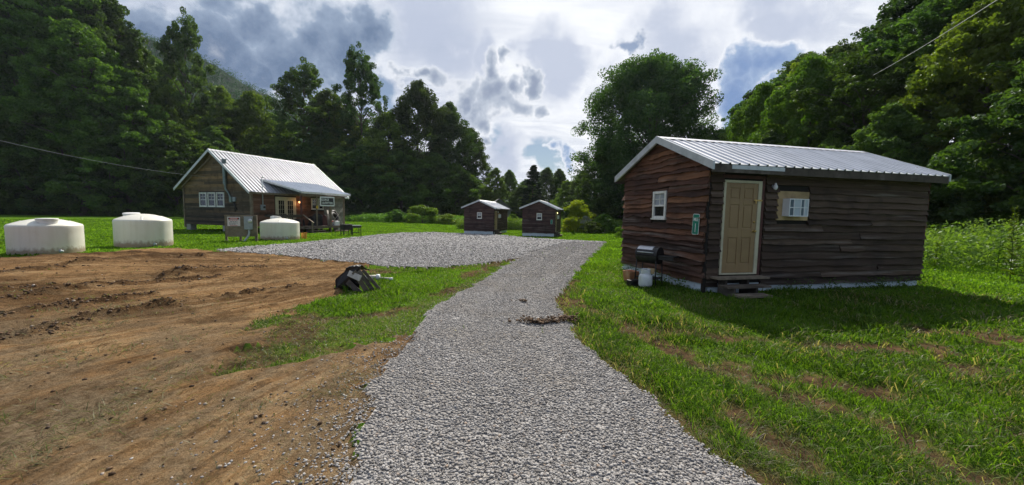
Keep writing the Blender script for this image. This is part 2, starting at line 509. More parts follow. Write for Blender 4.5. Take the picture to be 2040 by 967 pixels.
def m_wood(name, tones, grain=(1.2, 30, 30), dark=0.55, bump=0.5, rough=0.85, stain=None):
    """weathered boards: tone per board, grain along local x or y by 'grain'"""
    m, n, b, co = start(name, rough, 0.2)
    t = attr(n, 'tone').outputs['Fac']
    off = n.add('ShaderNodeCombineXYZ'); n.val(off.inputs[0], n.math('MULTIPLY', t, 37.0)); n.val(off.inputs[2], n.math('MULTIPLY', t, 11.0))
    cg = n.vmath('ADD', n.mapping(co, grain), off.outputs[0])
    g1 = n.noise(cg, 1.0, 6, 0.65, 0.6)
    g2 = n.noise(n.vmath('ADD', n.mapping(co, tuple(0.35 * q for q in grain)), off.outputs[0]), 1.0, 4, 0.6)
    c = n.ramp(t, tones)
    c = n.mix(n.math('MULTIPLY', n.smooth(g1, 0.45, 0.68), dark), c, n.mix(0.75, c, (0.01, 0.008, 0.007)))
    st = stain or (0.24, 0.21, 0.18)
    c = n.mix(n.math('MULTIPLY', n.smooth(g2, 0.52, 0.72), 0.5), c, st)
    blot = n.noise(co, 1.7, 5, 0.6)
    c = n.mix(n.math('MULTIPLY', n.smooth(blot, 0.48, 0.66), 0.65), c, n.mix(0.6, c, (0.02, 0.017, 0.016)))
    n.val(b.inputs['Base Color'], c)
    n.val(b.inputs['Normal'], n.bump(g1, bump, 0.012))
    return m


M = {}
M['siding_g'] = m_wood('gable_siding', [(0, (0.045, 0.027, 0.022)), (0.35, (0.10, 0.050, 0.034)), (0.65, (0.185, 0.086, 0.047)), (1, (0.31, 0.16, 0.082))], (20, 1.3, 26), 0.7)
M['siding_s'] = m_wood('side_siding', [(0, (0.040, 0.028, 0.022)), (0.4, (0.088, 0.058, 0.041)), (0.75, (0.135, 0.092, 0.064)), (1, (0.20, 0.155, 0.115))], (1.3, 20, 26), 0.6)
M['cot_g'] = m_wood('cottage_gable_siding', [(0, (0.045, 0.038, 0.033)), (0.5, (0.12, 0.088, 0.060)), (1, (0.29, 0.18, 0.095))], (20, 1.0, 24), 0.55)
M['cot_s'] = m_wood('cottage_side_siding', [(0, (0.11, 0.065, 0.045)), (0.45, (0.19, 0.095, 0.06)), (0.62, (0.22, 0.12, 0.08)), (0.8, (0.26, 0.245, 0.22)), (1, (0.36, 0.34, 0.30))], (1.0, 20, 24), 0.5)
M['wood_grey'] = m_wood('weathered_lumber', [(0, (0.13, 0.105, 0.08)), (1, (0.26, 0.21, 0.15))], (6, 6, 6), 0.4, 0.3)
M['wood_dark'] = m_wood('dark_lumber', [(0, (0.05, 0.042, 0.036)), (1, (0.13, 0.105, 0.085))], (6, 6, 6), 0.5, 0.3)
M['wood_tan'] = m_wood('fresh_plywood', [(0, (0.42, 0.30, 0.16)), (1, (0.52, 0.38, 0.21))], (3, 12, 3), 0.2, 0.1, stain=(0.40, 0.29, 0.16))
M['far_siding'] = m_wood('dark_cabin_siding', [(0, (0.060, 0.038, 0.037)), (0.6, (0.095, 0.058, 0.052)), (1, (0.16, 0.095, 0.07))], (20, 1.3, 26), 0.5)
M['core'] = mat('wall_core', (0.02, 0.017, 0.015), 0.95)
M['trim_white'] = m_painted('painted_trim', (0.72, 0.72, 0.68), (0.55, 0.55, 0.50), 0.5, 8)
M['trim_cream'] = m_painted('cream_trim', (0.56, 0.52, 0.37), (0.46, 0.42, 0.29), 0.5, 5)
M['red_trim'] = m_painted('red_brown_trim', (0.10, 0.035, 0.03), (0.06, 0.025, 0.02), 0.7, 8)
M['door_tan'] = m_painted('tan_door', (0.31, 0.205, 0.10), (0.265, 0.172, 0.085), 0.45, 2.5, 0.03)
M['glass'] = mat('window_glass', (0.010, 0.013, 0.016), 0.06, 0, 0.8)
M['blind'] = m_painted('window_blind', (0.32, 0.35, 0.38), (0.24, 0.27, 0.30), 0.5, 12)
M['skirt'] = m_painted('skirting', (0.60, 0.67, 0.74), (0.30, 0.31, 0.31), 0.7, 3.2, 0.2, 0, 0.58, 0.78)
M['brass'] = mat('brass', (0.5, 0.34, 0.12), 0.35, 0.9)
M['white_plastic'] = m_painted('white_plastic', (0.74, 0.76, 0.78), (0.66, 0.68, 0.69), 0.4, 4, 0.02)
M['louvre'] = mat('louvre_panel', (0.16, 0.21, 0.25), 0.5)
M['louvre_light'] = mat('louvre_panel_light', (0.55, 0.62, 0.68), 0.5)
M['black_metal'] = m_painted('black_metal', (0.012, 0.012, 0.013), (0.03, 0.028, 0.027), 0.45, 9, 0.05)
M['silver'] = m_painted('silver_lid', (0.55, 0.56, 0.58), (0.40, 0.41, 0.42), 0.4, 7, 0.03, 0.4)
M['grey_metal'] = m_painted('grey_enclosure', (0.30, 0.33, 0.36), (0.24, 0.26, 0.28), 0.45, 6, 0.03, 0.2)
M['pipe_grey'] = m_painted('pipe_grey', (0.42, 0.46, 0.48), (0.32, 0.36, 0.37), 0.5, 6, 0.03)
M['flue'] = m_painted('flue_metal', (0.20, 0.26, 0.25), (0.12, 0.15, 0.15), 0.4, 5, 0.05, 0.5)
M['terracotta'] = m_painted('terracotta', (0.40, 0.17, 0.08), (0.50, 0.33, 0.20), 0.8, 6, 0.05)
M['propane'] = m_painted('propane_paint', (0.66, 0.68, 0.68), (0.45, 0.46, 0.44), 0.45, 5, 0.03)
M['sign_green'] = m_painted('sign_green', (0.004, 0.20, 0.13), (0.004, 0.15, 0.10), 0.4, 6, 0)
M['sign_white'] = m_painted('sign_white', (0.72, 0.76, 0.74), (0.60, 0.63, 0.60), 0.4, 6, 0)
M['sign_black'] = mat('sign_black', (0.010, 0.010, 0.011), 0.5)
M['sign_dim'] = mat('sign_dim', (0.10, 0.10, 0.11), 0.5)
M['sign_red'] = m_painted('sign_red', (0.48, 0.05, 0.05), (0.40, 0.08, 0.08), 0.5, 9, 0)
M['sign_ink'] = mat('sign_ink', (0.07, 0.06, 0.07), 0.6)
M['sign_pink'] = m_painted('faded_sign', (0.66, 0.58, 0.58), (0.55, 0.50, 0.51), 0.5, 14, 0)
M['yellow'] = mat('yellow_plastic', (0.62, 0.40, 0.04), 0.5)
M['bucket'] = m_painted('orange_bucket', (0.62, 0.29, 0.04), (0.50, 0.25, 0.05), 0.5, 5, 0)
M['block'] = m_painted('concrete_block', (0.36, 0.36, 0.34), (0.26, 0.26, 0.25), 0.9, 9, 0.3)
M['black_plastic'] = m_painted('black_plastic', (0.010, 0.009, 0.009), (0.028, 0.026, 0.025), 0.35, 7, 0.25)
M['cover'] = m_painted('black_cover', (0.012, 0.011, 0.012), (0.03, 0.028, 0.03), 0.55, 5, 0.4)
M['pale_stick'] = m_painted('pale_stick', (0.52, 0.48, 0.42), (0.36, 0.33, 0.28), 0.6, 9, 0.05)
M['cable'] = mat('cable', (0.28, 0.30, 0.31), 0.6, 0, 0.3)
M['far_roof'] = m_painted('far_roof', (0.12, 0.12, 0.12), (0.09, 0.09, 0.09), 0.8, 1, 0)


def m_metal_roof(name, c1, c2, rough):
    m, n, b, co = start(name, rough, 0.5, 0.55)
    f = n.smooth(n.noise(n.mapping(co, (3, 0.5, 0.5)), 2, 5, 0.6), 0.35, 0.7)
    n.val(b.inputs['Base Color'], n.mix(f, c1, c2))
    n.val(b.inputs['Roughness'], n.math('ADD', rough, n.math('MULTIPLY', n.noise(co, 3, 4), 0.15)))
    return m


M['roof'] = m_metal_roof('metal_roof', (0.41, 0.42, 0.445), (0.33, 0.34, 0.36), 0.55)
M['roof_pale'] = m_metal_roof('pale_metal_roof', (0.70, 0.705, 0.73), (0.55, 0.56, 0.58), 0.5)
M['roof_blue'] = m_metal_roof('porch_metal', (0.27, 0.32, 0.40), (0.22, 0.27, 0.34), 0.5)
M['rake'] = m_painted('rake_trim', (0.56, 0.59, 0.60), (0.42, 0.45, 0.45), 0.45, 4, 0.03, 0.3)


def m_emit(name, col, st):
    m = bpy.data.materials.new(name); m.use_nodes = True; n = NT(m.node_tree); n.n.clear()
    e = n.add('ShaderNodeEmission'); e.inputs[0].default_value = (*col, 1); e.inputs[1].default_value = st
    n.l.new(e.outputs[0], n.add('ShaderNodeOutputMaterial').inputs[0]); return m


M['bulb_lit'] = m_emit('lit_bulb', (1.0, 0.42, 0.16), 3.0)
M['bulb_warm'] = m_emit('lit_porch_bulb', (1.0, 0.80, 0.35), 3.0)


def m_tank(name):
    m, n, b, co = start(name, 0.42, 0.4)
    streak = n.smooth(n.noise(n.mapping(co, (7, 7, 0.5)), 1.0, 5, 0.6), 0.45, 0.75)
    dirt_ = n.smooth(n.noise(co, 2.2, 6, 0.65), 0.50, 0.75)
    sp = n.add('ShaderNodeSeparateXYZ'); n.l.new(co, sp.inputs[0])
    low = n.smooth(n.math('ADD', sp.outputs[2], n.math('MULTIPLY', n.noise(co, 9, 4), -0.35)), 0.10, -0.08)
    c = n.mix(n.math('MULTIPLY', streak, 0.25), (0.70, 0.685, 0.60), (0.50, 0.47, 0.36))
    c = n.mix(n.math('MULTIPLY', dirt_, 0.35), c, (0.55, 0.52, 0.40))
    c = n.mix(n.math('MULTIPLY', low, 0.8), c, (0.26, 0.17, 0.10))
    n.val(b.inputs['Base Color'], c)
    b.inputs['Subsurface Weight'].default_value = 0.25
    b.inputs['Subsurface Radius'].default_value = (0.06, 0.06, 0.05)
    return m


M['tank'] = m_tank('tank_poly')
M['tank_lid'] = m_painted('tank_lid', (0.74, 0.75, 0.72), (0.60, 0.60, 0.54), 0.45, 5, 0.03)


def m_leaf(name, c_dark, c_light, trans=0.42, tint=(1.0, 1.1, 0.35), scale=0.35):
    m = bpy.data.materials.new(name); m.use_nodes = True; n = NT(m.node_tree); n.n.clear()
    co = n.add('ShaderNodeTexCoord').outputs['Object']
    isl = n.add('ShaderNodeNewGeometry').outputs['Random Per Island']
    rnd = n.add('ShaderNodeObjectInfo').outputs['Random']
    f = n.math('ADD', n.math('MULTIPLY', isl, 0.45), n.math('MULTIPLY', n.smooth(n.noise(co, scale * 1.6, 4), 0.38, 0.62), 0.55))
    c = n.mix(f, c_dark, c_light)
    hsv = n.add('ShaderNodeHueSaturation'); n.val(hsv.inputs['Color'], c)
    n.val(hsv.inputs['Hue'], n.math('ADD', 0.472, n.math('MULTIPLY', n.math('FRACT', n.math('MULTIPLY', rnd, 7.3)), 0.036)))
    n.val(hsv.inputs['Value'], n.math('ADD', 0.65, n.math('MULTIPLY', rnd, 0.85)))
    c = hsv.outputs[0]
    df = n.add('ShaderNodeBsdfDiffuse'); n.l.new(c, df.inputs[0])
    tr = n.add('ShaderNodeBsdfTranslucent'); n.val(tr.inputs[0], n.mix(1.0, c, tint, 'MULTIPLY'))
    gl = n.add('ShaderNodeBsdfGlossy'); gl.inputs['Roughness'].default_value = 0.42; gl.inputs[0].default_value = (0.8, 0.85, 0.9, 1)
    m1 = n.add('ShaderNodeMixShader'); m1.inputs[0].default_value = trans
    n.l.new(df.outputs[0], m1.inputs[1]); n.l.new(tr.outputs[0], m1.inputs[2])
    m2 = n.add('ShaderNodeMixShader'); m2.inputs[0].default_value = 0.018
    n.l.new(m1.outputs[0], m2.inputs[1]); n.l.new(gl.outputs[0], m2.inputs[2])
    n.l.new(m2.outputs[0], n.add('ShaderNodeOutputMaterial').inputs[0])
    return m


M['leaf_dark'] = m_leaf('leaf_dark', (0.032, 0.070, 0.022), (0.100, 0.180, 0.040), 0.48)
M['leaf_mid'] = m_leaf('leaf_mid', (0.040, 0.088, 0.018), (0.135, 0.235, 0.042), 0.50)
M['leaf_bright'] = m_leaf('leaf_bright', (0.07, 0.14, 0.018), (0.15, 0.24, 0.035), 0.52)
M['leaf_yellow'] = m_leaf('leaf_yellow', (0.19, 0.27, 0.02), (0.32, 0.37, 0.03), 0.55)
M['leaf_grey'] = m_leaf('leaf_grey', (0.14, 0.17, 0.13), (0.40, 0.43, 0.38), 0.3, (1, 1, 0.9))
M['needle'] = m_leaf('needle', (0.030, 0.065, 0.035), (0.07, 0.115, 0.055), 0.3)
M['weed'] = m_leaf('weed', (0.050, 0.125, 0.022), (0.13, 0.225, 0.05), 0.50, scale=0.8)
M['bark'] = m_painted('bark', (0.10, 0.085, 0.065), (0.045, 0.037, 0.03), 0.9, 6, 0.6)


def m_blades(name):
    m = bpy.data.materials.new(name); m.use_nodes = True; n = NT(m.node_tree); n.n.clear()
    c = attr(n, 'tint').outputs['Color']
    df = n.add('ShaderNodeBsdfDiffuse'); n.l.new(c, df.inputs[0])
    tr = n.add('ShaderNodeBsdfTranslucent'); n.val(tr.inputs[0], n.mix(1.0, c, (1.06, 1.10, 0.42), 'MULTIPLY'))
    gl = n.add('ShaderNodeBsdfGlossy'); gl.inputs['Roughness'].default_value = 0.4
    m1 = n.add('ShaderNodeMixShader'); m1.inputs[0].default_value = 0.58
    n.l.new(df.outputs[0], m1.inputs[1]); n.l.new(tr.outputs[0], m1.inputs[2])
    m2 = n.add('ShaderNodeMixShader'); m2.inputs[0].default_value = 0.012
    n.l.new(m1.outputs[0], m2.inputs[1]); n.l.new(gl.outputs[0], m2.inputs[2])
    n.l.new(m2.outputs[0], n.add('ShaderNodeOutputMaterial').inputs[0])
    return m


M['blades'] = m_blades('grass_blades')


def m_lawn():
    m, n, b, co = start('lawn_soil', 1.0, 0.0)
    bare = attr(n, 'bare').outputs['Fac']
    f = n.noise(co, 0.25, 5, 0.6); f2 = n.noise(co, 9, 5, 0.65)
    g = n.mix(n.smooth(f, 0.35, 0.65), (0.075, 0.155, 0.013), (0.11, 0.21, 0.018))
    g = n.mix(n.math('MULTIPLY', n.smooth(f2, 0.4, 0.7), 0.45), g, (0.040, 0.080, 0.010))
    s = n.mix(n.smooth(n.noise(co, 4, 6, 0.7), 0.35, 0.65), (0.035, 0.024, 0.015), (0.115, 0.072, 0.040))
    n.val(b.inputs['Base Color'], n.mix(bare, g, s))
    n.val(b.inputs['Normal'], n.bump(n.noise(co, 14, 6, 0.7), 0.6, 0.04))
    return m


def m_dirt():
    m, n, b, co = start('bare_soil', 1.0, 0.03)
    v = attr(n, 'trk').outputs['Vector']; dk = attr(n, 'damp').outputs['Fac']
    st = n.noise(n.mapping(v, (3.4, 0.20, 1)), 1.6, 8, 0.72)
    f = n.noise(co, 0.6, 6, 0.65); fine = n.noise(co, 16, 7, 0.72)
    c = n.ramp(st, [(0.32, (0.18, 0.10, 0.045)), (0.45, (0.33, 0.19, 0.085)), (0.55, (0.44, 0.265, 0.122)), (0.68, (0.62, 0.44, 0.245))])
    c = n.mix(n.math('MULTIPLY', n.smooth(f, 0.46, 0.66), 0.5), c, (0.185, 0.110, 0.058))
    line = n.noise(n.mapping(v, (7.0, 0.10, 1)), 1.4, 5, 0.6)
    c = n.mix(n.math('MULTIPLY', n.smooth(line, 0.54, 0.62), 0.5), c, (0.54, 0.38, 0.21))
    c = n.mix(n.math('MULTIPLY', n.smooth(line, 0.45, 0.38), 0.45), c, (0.10, 0.055, 0.027))
    crumb = n.noise(n.mapping(v, (5.5, 2.2, 1)), 1.5, 9, 0.78, 0.3)
    c = n.mix(n.math('MULTIPLY', n.smooth(crumb, 0.50, 0.60), 0.62), c, (0.085, 0.048, 0.025))
    c = n.mix(n.math('MULTIPLY', n.smooth(crumb, 0.44, 0.36), 0.45), c, (0.46, 0.32, 0.18))
    c = n.mix(n.math('MULTIPLY', n.smooth(fine, 0.52, 0.70), 0.55), c, (0.075, 0.046, 0.026))
    c = n.mix(n.math('MULTIPLY', n.smooth(n.noise(co, 31, 4, 0.6), 0.62, 0.74), 0.5), c, (0.42, 0.33, 0.22))
    c = n.mix(n.math('MULTIPLY', dk, 0.85), c, n.mix(fine, (0.040, 0.023, 0.013), (0.12, 0.07, 0.036)))
    sp = n.add('ShaderNodeSeparateXYZ'); n.l.new(co, sp.inputs[0])
    old = n.math('MULTIPLY', n.smooth(sp.outputs[1], 6.5, 4.0), n.smooth(n.noise(co, 1.3, 6, 0.65), 0.36, 0.60))
    c = n.mix(n.math('MULTIPLY', old, 0.75), c, n.mix(n.smooth(fine, 0.35, 0.65), (0.13, 0.098, 0.062), (0.34, 0.265, 0.17)))
    n.val(b.inputs['Base Color'], c)
    h = n.math('ADD', fine, n.math('MULTIPLY', n.noise(co, 45, 4, 0.7), 0.5))
    nb = n.bump(crumb, 0.9, 0.16)
    n.val(b.inputs['Normal'], n.bump(h, 1.0, 0.07, nb))
    return m


def m_gravel(name='gravel_bed', k=1.0, sc=34):
    m, n, b, co = start(name, 0.95, 0.1)
    vo = n.add('ShaderNodeTexVoronoi'); n.val(vo.inputs['Vector'], co); vo.inputs['Scale'].default_value = sc
    vo2 = n.add('ShaderNodeTexVoronoi'); n.val(vo2.inputs['Vector'], co); vo2.inputs['Scale'].default_value = 11
    sp = n.add('ShaderNodeSeparateColor'); n.l.new(vo.outputs['Color'], sp.inputs[0])
    c = n.ramp(sp.outputs[0], [(0, (0.19 * k, 0.182 * k, 0.178 * k)), (0.5, (0.285 * k, 0.275 * k, 0.27 * k)), (1, (0.38 * k, 0.37 * k, 0.365 * k))])
    c = n.mix(n.math('MULTIPLY', n.smooth(n.noise(co, 0.8, 5, 0.6), 0.42, 0.66), 0.55), c, (0.22, 0.195, 0.165))
    n.val(b.inputs['Base Color'], c)
    h = n.math('ADD', n.math('MULTIPLY', vo.outputs['Distance'], -1.0), n.math('MULTIPLY', vo2.outputs['Distance'], -1.0))
    n.val(b.inputs['Normal'], n.bump(h, 1.0, 0.06))
    return m


def m_stone(name, ramp):
    m, n, b, co = start(name, 0.85, 0.25)
    isl = n.add('ShaderNodeNewGeometry').outputs['Random Per Island']
    c = n.ramp(isl, ramp)
    c = n.mix(n.math('MULTIPLY', n.smooth(n.noise(co, 40, 4), 0.45, 0.7), 0.35), c, (0.2, 0.18, 0.16))
    n.val(b.inputs['Base Color'], c)
    return m


M['lawn'] = m_lawn(); M['dirt'] = m_dirt(); M['gravel'] = m_gravel(); M['gravel_lot'] = m_gravel('gravel_lot_bed', 1.05, 20)
M['stone'] = m_stone('crushed_stone', [(0, (0.125, 0.118, 0.112)), (0.35, (0.255, 0.242, 0.231)), (0.75, (0.375, 0.357, 0.341)), (0.95, (0.44, 0.42, 0.395)), (1, (0.36, 0.27, 0.20))])
M['stone_lot'] = m_stone('lot_stone', [(0, (0.12, 0.115, 0.11)), (0.3, (0.25, 0.24, 0.23)), (0.7, (0.42, 0.40, 0.385)), (1, (0.58, 0.56, 0.54))])
M['clod'] = m_stone('soil_clod', [(0, (0.045, 0.026, 0.014)), (0.6, (0.11, 0.063, 0.031)), (0.93, (0.20, 0.12, 0.06)), (1, (0.36, 0.31, 0.25))])
M['mountain'] = m_painted('mountain_floor', (0.02, 0.045, 0.022), (0.035, 0.065, 0.03), 1.0, 0.05, 0)

rng = np.random.default_rng(7)

# ------------------------------------------------------------------ ground sheets
gx = grid1(-190, 120, 0.0, 0.055, 8.0, 0.022)
ys = [-6.0]
while ys[-1] < 420:
    y = ys[-1]; ys.append(y + (0.25 if y < 1.2 else 0.016 + 0.0105 * y + max(0, y - 60) * 0.02))
gy = np.array(ys)
XX, YY = np.meshgrid(gx, gy)
mk = masks(XX, YY)
ZZ = height(XX, YY, mk)
nx, ny = len(gx), len(gy)
idx = np.arange(nx * ny).reshape(ny, nx)
quads = np.stack([idx[:-1, :-1], idx[:-1, 1:], idx[1:, 1:], idx[1:, :-1]], -1).reshape(-1, 4)
cxm, cym = (XX[:-1, :-1] + XX[1:, 1:]).ravel() / 2, (YY[:-1, :-1] + YY[1:, 1:]).ravel() / 2
gq = mk[0][:-1, :-1].ravel(); dq = mk[1][:-1, :-1].ravel()
VV = np.stack([XX.ravel(), YY.ravel(), ZZ.ravel()], 1)
tv, ts = track(XX.ravel(), YY.ravel())
damp = sst(0.50, 0.70, fbm(tv * 1.3 + 4, ts * 0.16, 63, 3)) * sst(0.35, 0.6, fbm(XX.ravel() * 2, YY.ravel() * 2, 64, 4)) * sst(2, 4.5, ts)
damp = np.maximum(damp * .5, ridge(XX.ravel(), YY.ravel()))
damp = np.maximum(damp, 0.75 * sst(.5, .62, fbm(XX.ravel() * .9 + YY.ravel() * .5, YY.ravel() * 1.6 - XX.ravel() * .9, 233, 5, .6)) * sst(6.4, 5.2, np.abs(YY.ravel() - 5.4 + 0.35 * (XX.ravel() + 5)) * 2.2 + 4.4))
damp = np.maximum(damp, sst(1.1, 0.1, np.abs(YY.ravel() - 12.6) / 0.9) * sst(0.4, 0.6, fbm(XX.ravel() * 1.5, YY.ravel() * 3, 67, 4)) * 0.8)
bareV = np.maximum(mk[3].ravel(), 0)


def sub(name, sel, mt):
    q = quads[sel]; u, inv = np.unique(q, return_inverse=True)
    o = np_mesh(name, VV[u], inv.reshape(-1, 4), mt, None, True, vattr={'bare': bareV[u], 'damp': damp[u]},
                cattr={'trk': np.stack([tv[u], ts[u], 0 * tv[u]], 1)})
    return tag(o, kind='structure')


sub('ground', ~gq & ~dq, M['lawn'])
sub('dirt_ground', dq & ~gq, M['dirt'])
lotq = inpoly(cxm, cym, LOT) & ~inpoly(cxm, cym, DRIVE) & gq
sub('gravel_road', gq & ~lotq, M['gravel'])
sub('gravel_parking', lotq, M['gravel_lot'])


def polar(n, r0, r1, a0=-68, a1=68, pw=1.0):
    r = r0 * (r1 / r0) ** (rng.random(n) ** pw)
    a = np.radians(a0 + (a1 - a0) * rng.random(n))
    return r * np.sin(a), r * np.cos(a), r


# icosahedron for stones
t_ = (1 + 5 ** 0.5) / 2
ICO_V = np.array([(-1, t_, 0), (1, t_, 0), (-1, -t_, 0), (1, -t_, 0), (0, -1, t_), (0, 1, t_), (0, -1, -t_), (0, 1, -t_), (t_, 0, -1), (t_, 0, 1), (-t_, 0, -1), (-t_, 0, 1)]) / 1.902
ICO_F = np.array([(0, 11, 5), (0, 5, 1), (0, 1, 7), (0, 7, 10), (0, 10, 11), (1, 5, 9), (5, 11, 4), (11, 10, 2), (10, 7, 6), (7, 1, 8), (3, 9, 4), (3, 4, 2), (3, 2, 6), (3, 6, 8), (3, 8, 9), (4, 9, 5), (2, 4, 11), (6, 2, 10), (8, 6, 7), (9, 8, 1)])


def stones(name, x, y, z, size, mt, label, cat, flat_=0.6):
    n = len(x)
    V = ICO_V[None] * (1 + 0.45 * (rng.random((n, 12, 1)) - 0.5))
    V = V * (np.stack([np.ones(n), 0.55 + 0.45 * rng.random(n), flat_ * (0.6 + 0.6 * rng.random(n))], 1) * size[:, None])[:, None, :]
    a = rng.random(n) * 6.283; b = (rng.random(n) - 0.5) * 1.2
    ca, sa, cb, sb = np.cos(a), np.sin(a), np.cos(b), np.sin(b)
    X, Y, Z = V[..., 0], V[..., 1], V[..., 2]
    Y, Z = Y * cb[:, None] - Z * sb[:, None], Y * sb[:, None] + Z * cb[:, None]
    X, Y = X * ca[:, None] - Y * sa[:, None], X * sa[:, None] + Y * ca[:, None]
    V = np.stack([X + x[:, None], Y + y[:, None], Z + z[:, None]], -1).reshape(-1, 3)
    F = (ICO_F[None] + (np.arange(n) * 12)[:, None, None]).reshape(-1, 3)
    o = np_mesh(name, V, F, mt)
    return tag(o, label, cat, kind='stuff')


x, y, r = polar(430000, 1.5, 42, -66, 66, 0.9)
m_ = masks(x, y); d_edge = m_[0]
tl = dline(x, y, DRIVE[:13]); tr = dline(x, y, DRIVE[14:]); tq_ = tl / (tl + tr + 1e-6)
wheel = np.maximum(sst(.13, .03, np.abs(tq_ - .27)), sst(.13, .03, np.abs(tq_ - .73))) * (.45 + .55 * fbm(x * .7, y * .7, 405, 3))
keep = d_edge & (rng.random(len(x)) > .55 * wheel * inpoly(x, y, DRIVE)) & (rng.random(len(x)) < 0.55 + 0.6 * fbm(x * 0.9, y * 0.5, 401, 4, .6)) & (rng.random(len(x)) < 0.35 + 0.65 * sst(.02, .30, dline(x, y, DRIVE[:11]) + dline(x, y, DRIVE[14:]) * 0 + .1 * fbm(x * 4, y * 4, 402)))
xs, ysn, rs = x[keep], y[keep], r[keep]
sz = np.maximum(0.0098 * (0.34 + 1.15 * rng.random(len(rs)) ** 1.6), 0.00125 * rs * (0.8 + 0.6 * rng.random(len(rs))))
lt = inpoly(xs, ysn, LOT) & ~inpoly(xs, ysn, DRIVE)
sz = np.where(lt, sz * 1.55, sz)
for sel, nm, lb, mt in ((~lt, 'drive_gravel', 'loose grey crushed stone covering the curving drive', 'stone'), (lt, 'lot_gravel', 'coarser pale crushed stone spread on the parking lot', 'stone_lot')):
    stones(nm, xs[sel], ysn[sel], height(xs[sel], ysn[sel]) + sz[sel] * 0.25, sz[sel], M[mt], lb, 'gravel')
# strays beside the drive
ok = (~m_[0]) & (r < 14)
dd = dline(x, y, DRIVE[:12]); ok &= rng.random(len(x)) < np.where(x < 0.8, 0.6 * np.exp(-dd / 0.13) + 0.13 * np.exp(-dd / 0.55), 0.12 * np.exp(-dd / 0.10))
xs, ysn, rs = x[ok], y[ok], r[ok]
sz = 0.0035 + 0.011 * rng.random(len(rs)) ** 1.8
stones('stray_gravel', xs, ysn, height(xs, ysn) + sz * 0.2, sz, M['stone'], 'stray grey stones strewn over the soil beside the drive', 'gravel')
x, y, r = polar(150000, 2.0, 16, -66, 10)
m_ = masks(x, y); tv2, ts2 = track(x, y)
pr = 0.02 + 2.4 * ridge(x, y)
ok = m_[1] & (rng.random(len(x)) < pr * 0.6)
xs, ysn, rs = x[ok], y[ok], r[ok]
sz = (0.003 + 0.018 * rng.random(len(rs)) ** 3) * (0.7 + rs * 0.08)
stones('soil_clods', xs, ysn, height(xs, ysn) + sz * 0.2, sz, M['clod'], 'crumbled brown soil clods along the wheel ruts', 'soil', 0.75)


# ------------------------------------------------------------------ grass
def blades(name, x, y, z, hgt, wid, lean, col, label):
    n = len(x); a = rng.random(n) * 6.283; b = rng.random(n) * 6.283
    dx, dy = np.cos(a), np.sin(a); wx, wy = np.cos(b) * wid / 2, np.sin(b) * wid / 2
    l1 = lean * hgt * 0.35; l2 = lean * hgt
    h1 = hgt * 0.55; h2 = hgt * np.sqrt(np.clip(1 - 0.96 * np.minimum(lean, 1) ** 2, 0.012, 1))
    P = np.zeros((n, 5, 3))
    P[:, 0] = np.stack([x - wx, y - wy, z], 1); P[:, 1] = np.stack([x + wx, y + wy, z], 1)
    P[:, 2] = np.stack([x + dx * l1 + wx * .8, y + dy * l1 + wy * .8, z + np.minimum(h1, h2 * .9)], 1)
    P[:, 3] = np.stack([x + dx * l1 - wx * .8, y + dy * l1 - wy * .8, z + np.minimum(h1, h2 * .9)], 1)
    P[:, 4] = np.stack([x + dx * l2, y + dy * l2, z + h2], 1)
    k = (np.arange(n) * 5)[:, None]
    o = np_mesh(name, P.reshape(-1, 3), [k + np.array([[0, 1, 2, 3]]), k + np.array([[3, 2, 4]])], M['blades'], cattr={'tint': np.repeat(col, 5, 0)})
    return tag(o, label, 'grass', kind='stuff')


def off_buildings(x, y):
    k = np.ones(len(x), bool)
    for (ox, oy, az, L, Wd) in ((4.17, 8.0, 77, 6.45, 3.4), (-2.07, 41, 12.5, 6.45, 3.4), (4.39, 38.5, 12.5, 6.45, 3.4)):
        a = R(az); u = (x - ox) * math.sin(a) + (y - oy) * math.cos(a); v = -(x - ox) * math.cos(a) + (y - oy) * math.sin(a)
        k &= ~((u > 0.03) & (u < L) & (v > 0.03) & (v < Wd)) & ~((u > .2) & (u < 1.3) & (v > -.86) & (v < .05))
    return k


x, y, r = polar(900000, 1.6, 84, -66, 68, 0.9)
g_, d_, lu, ba = masks(x, y)
dens = np.where(g_, 0.0, np.where(d_, 0.07 * sst(0.58, 0.70, fbm(x * 1.1, y * 1.1, 81, 5, .6)) * sst(6.5, 4.8, y) + 0.002, 1 - 0.93 * ba))
dens = np.where(g_ & (y > 5), 0.006 * sst(.5, .7, fbm(x, y, 83)), dens)
dens *= sst(-0.6, 0.3, 0.3 - hill_d(x, y) * 0.2)
ok = (rng.random(len(x)) < dens) & off_buildings(x, y)
x, y, r, ba, lu, d_ = x[ok], y[ok], r[ok], ba[ok], lu[ok], d_[ok]
n = len(x)
tuft = fbm(x * 1.6, y * 1.6, 91, 4)
hg = (0.024 + 0.050 * rng.random(n)) * (0.25 + 1.5 * tuft) * np.where(x > 0, 1.15, 0.9)
hg *= 1 + 0.010 * r
hg = np.where(d_, hg * 0.6, hg)
wd = np.maximum(0.0042, 0.0017 * r) * (0.7 + 0.6 * rng.random(n))
u1 = rng.random(n)[:, None]; u2 = fbm(x * 0.7, y * 0.7, 95, 4)[:, None]
col = (1 - u1) * np.array([[0.040, 0.100, 0.010]]) + u1 * np.array([[0.150, 0.255, 0.022]])
col = col * (0.50 + 1.0 * u2) * np.where(r > 13, 1.25, 1.0)[:, None]
straw = rng.random(n) < (0.04 + 0.14 * sst(0.45, 0.62, fbm(x * 1.1, y * 1.1, 97, 4)) + 0.35 * ba + 0.5 * d_ + np.where((x < 0.5) & (y < 10) & ~lu, 0.25, 0)) * sst(18, 9, r)
col[straw] = np.array([0.30, 0.27, 0.15]) * (0.5 + 0.7 * rng.random((straw.sum(), 1)))
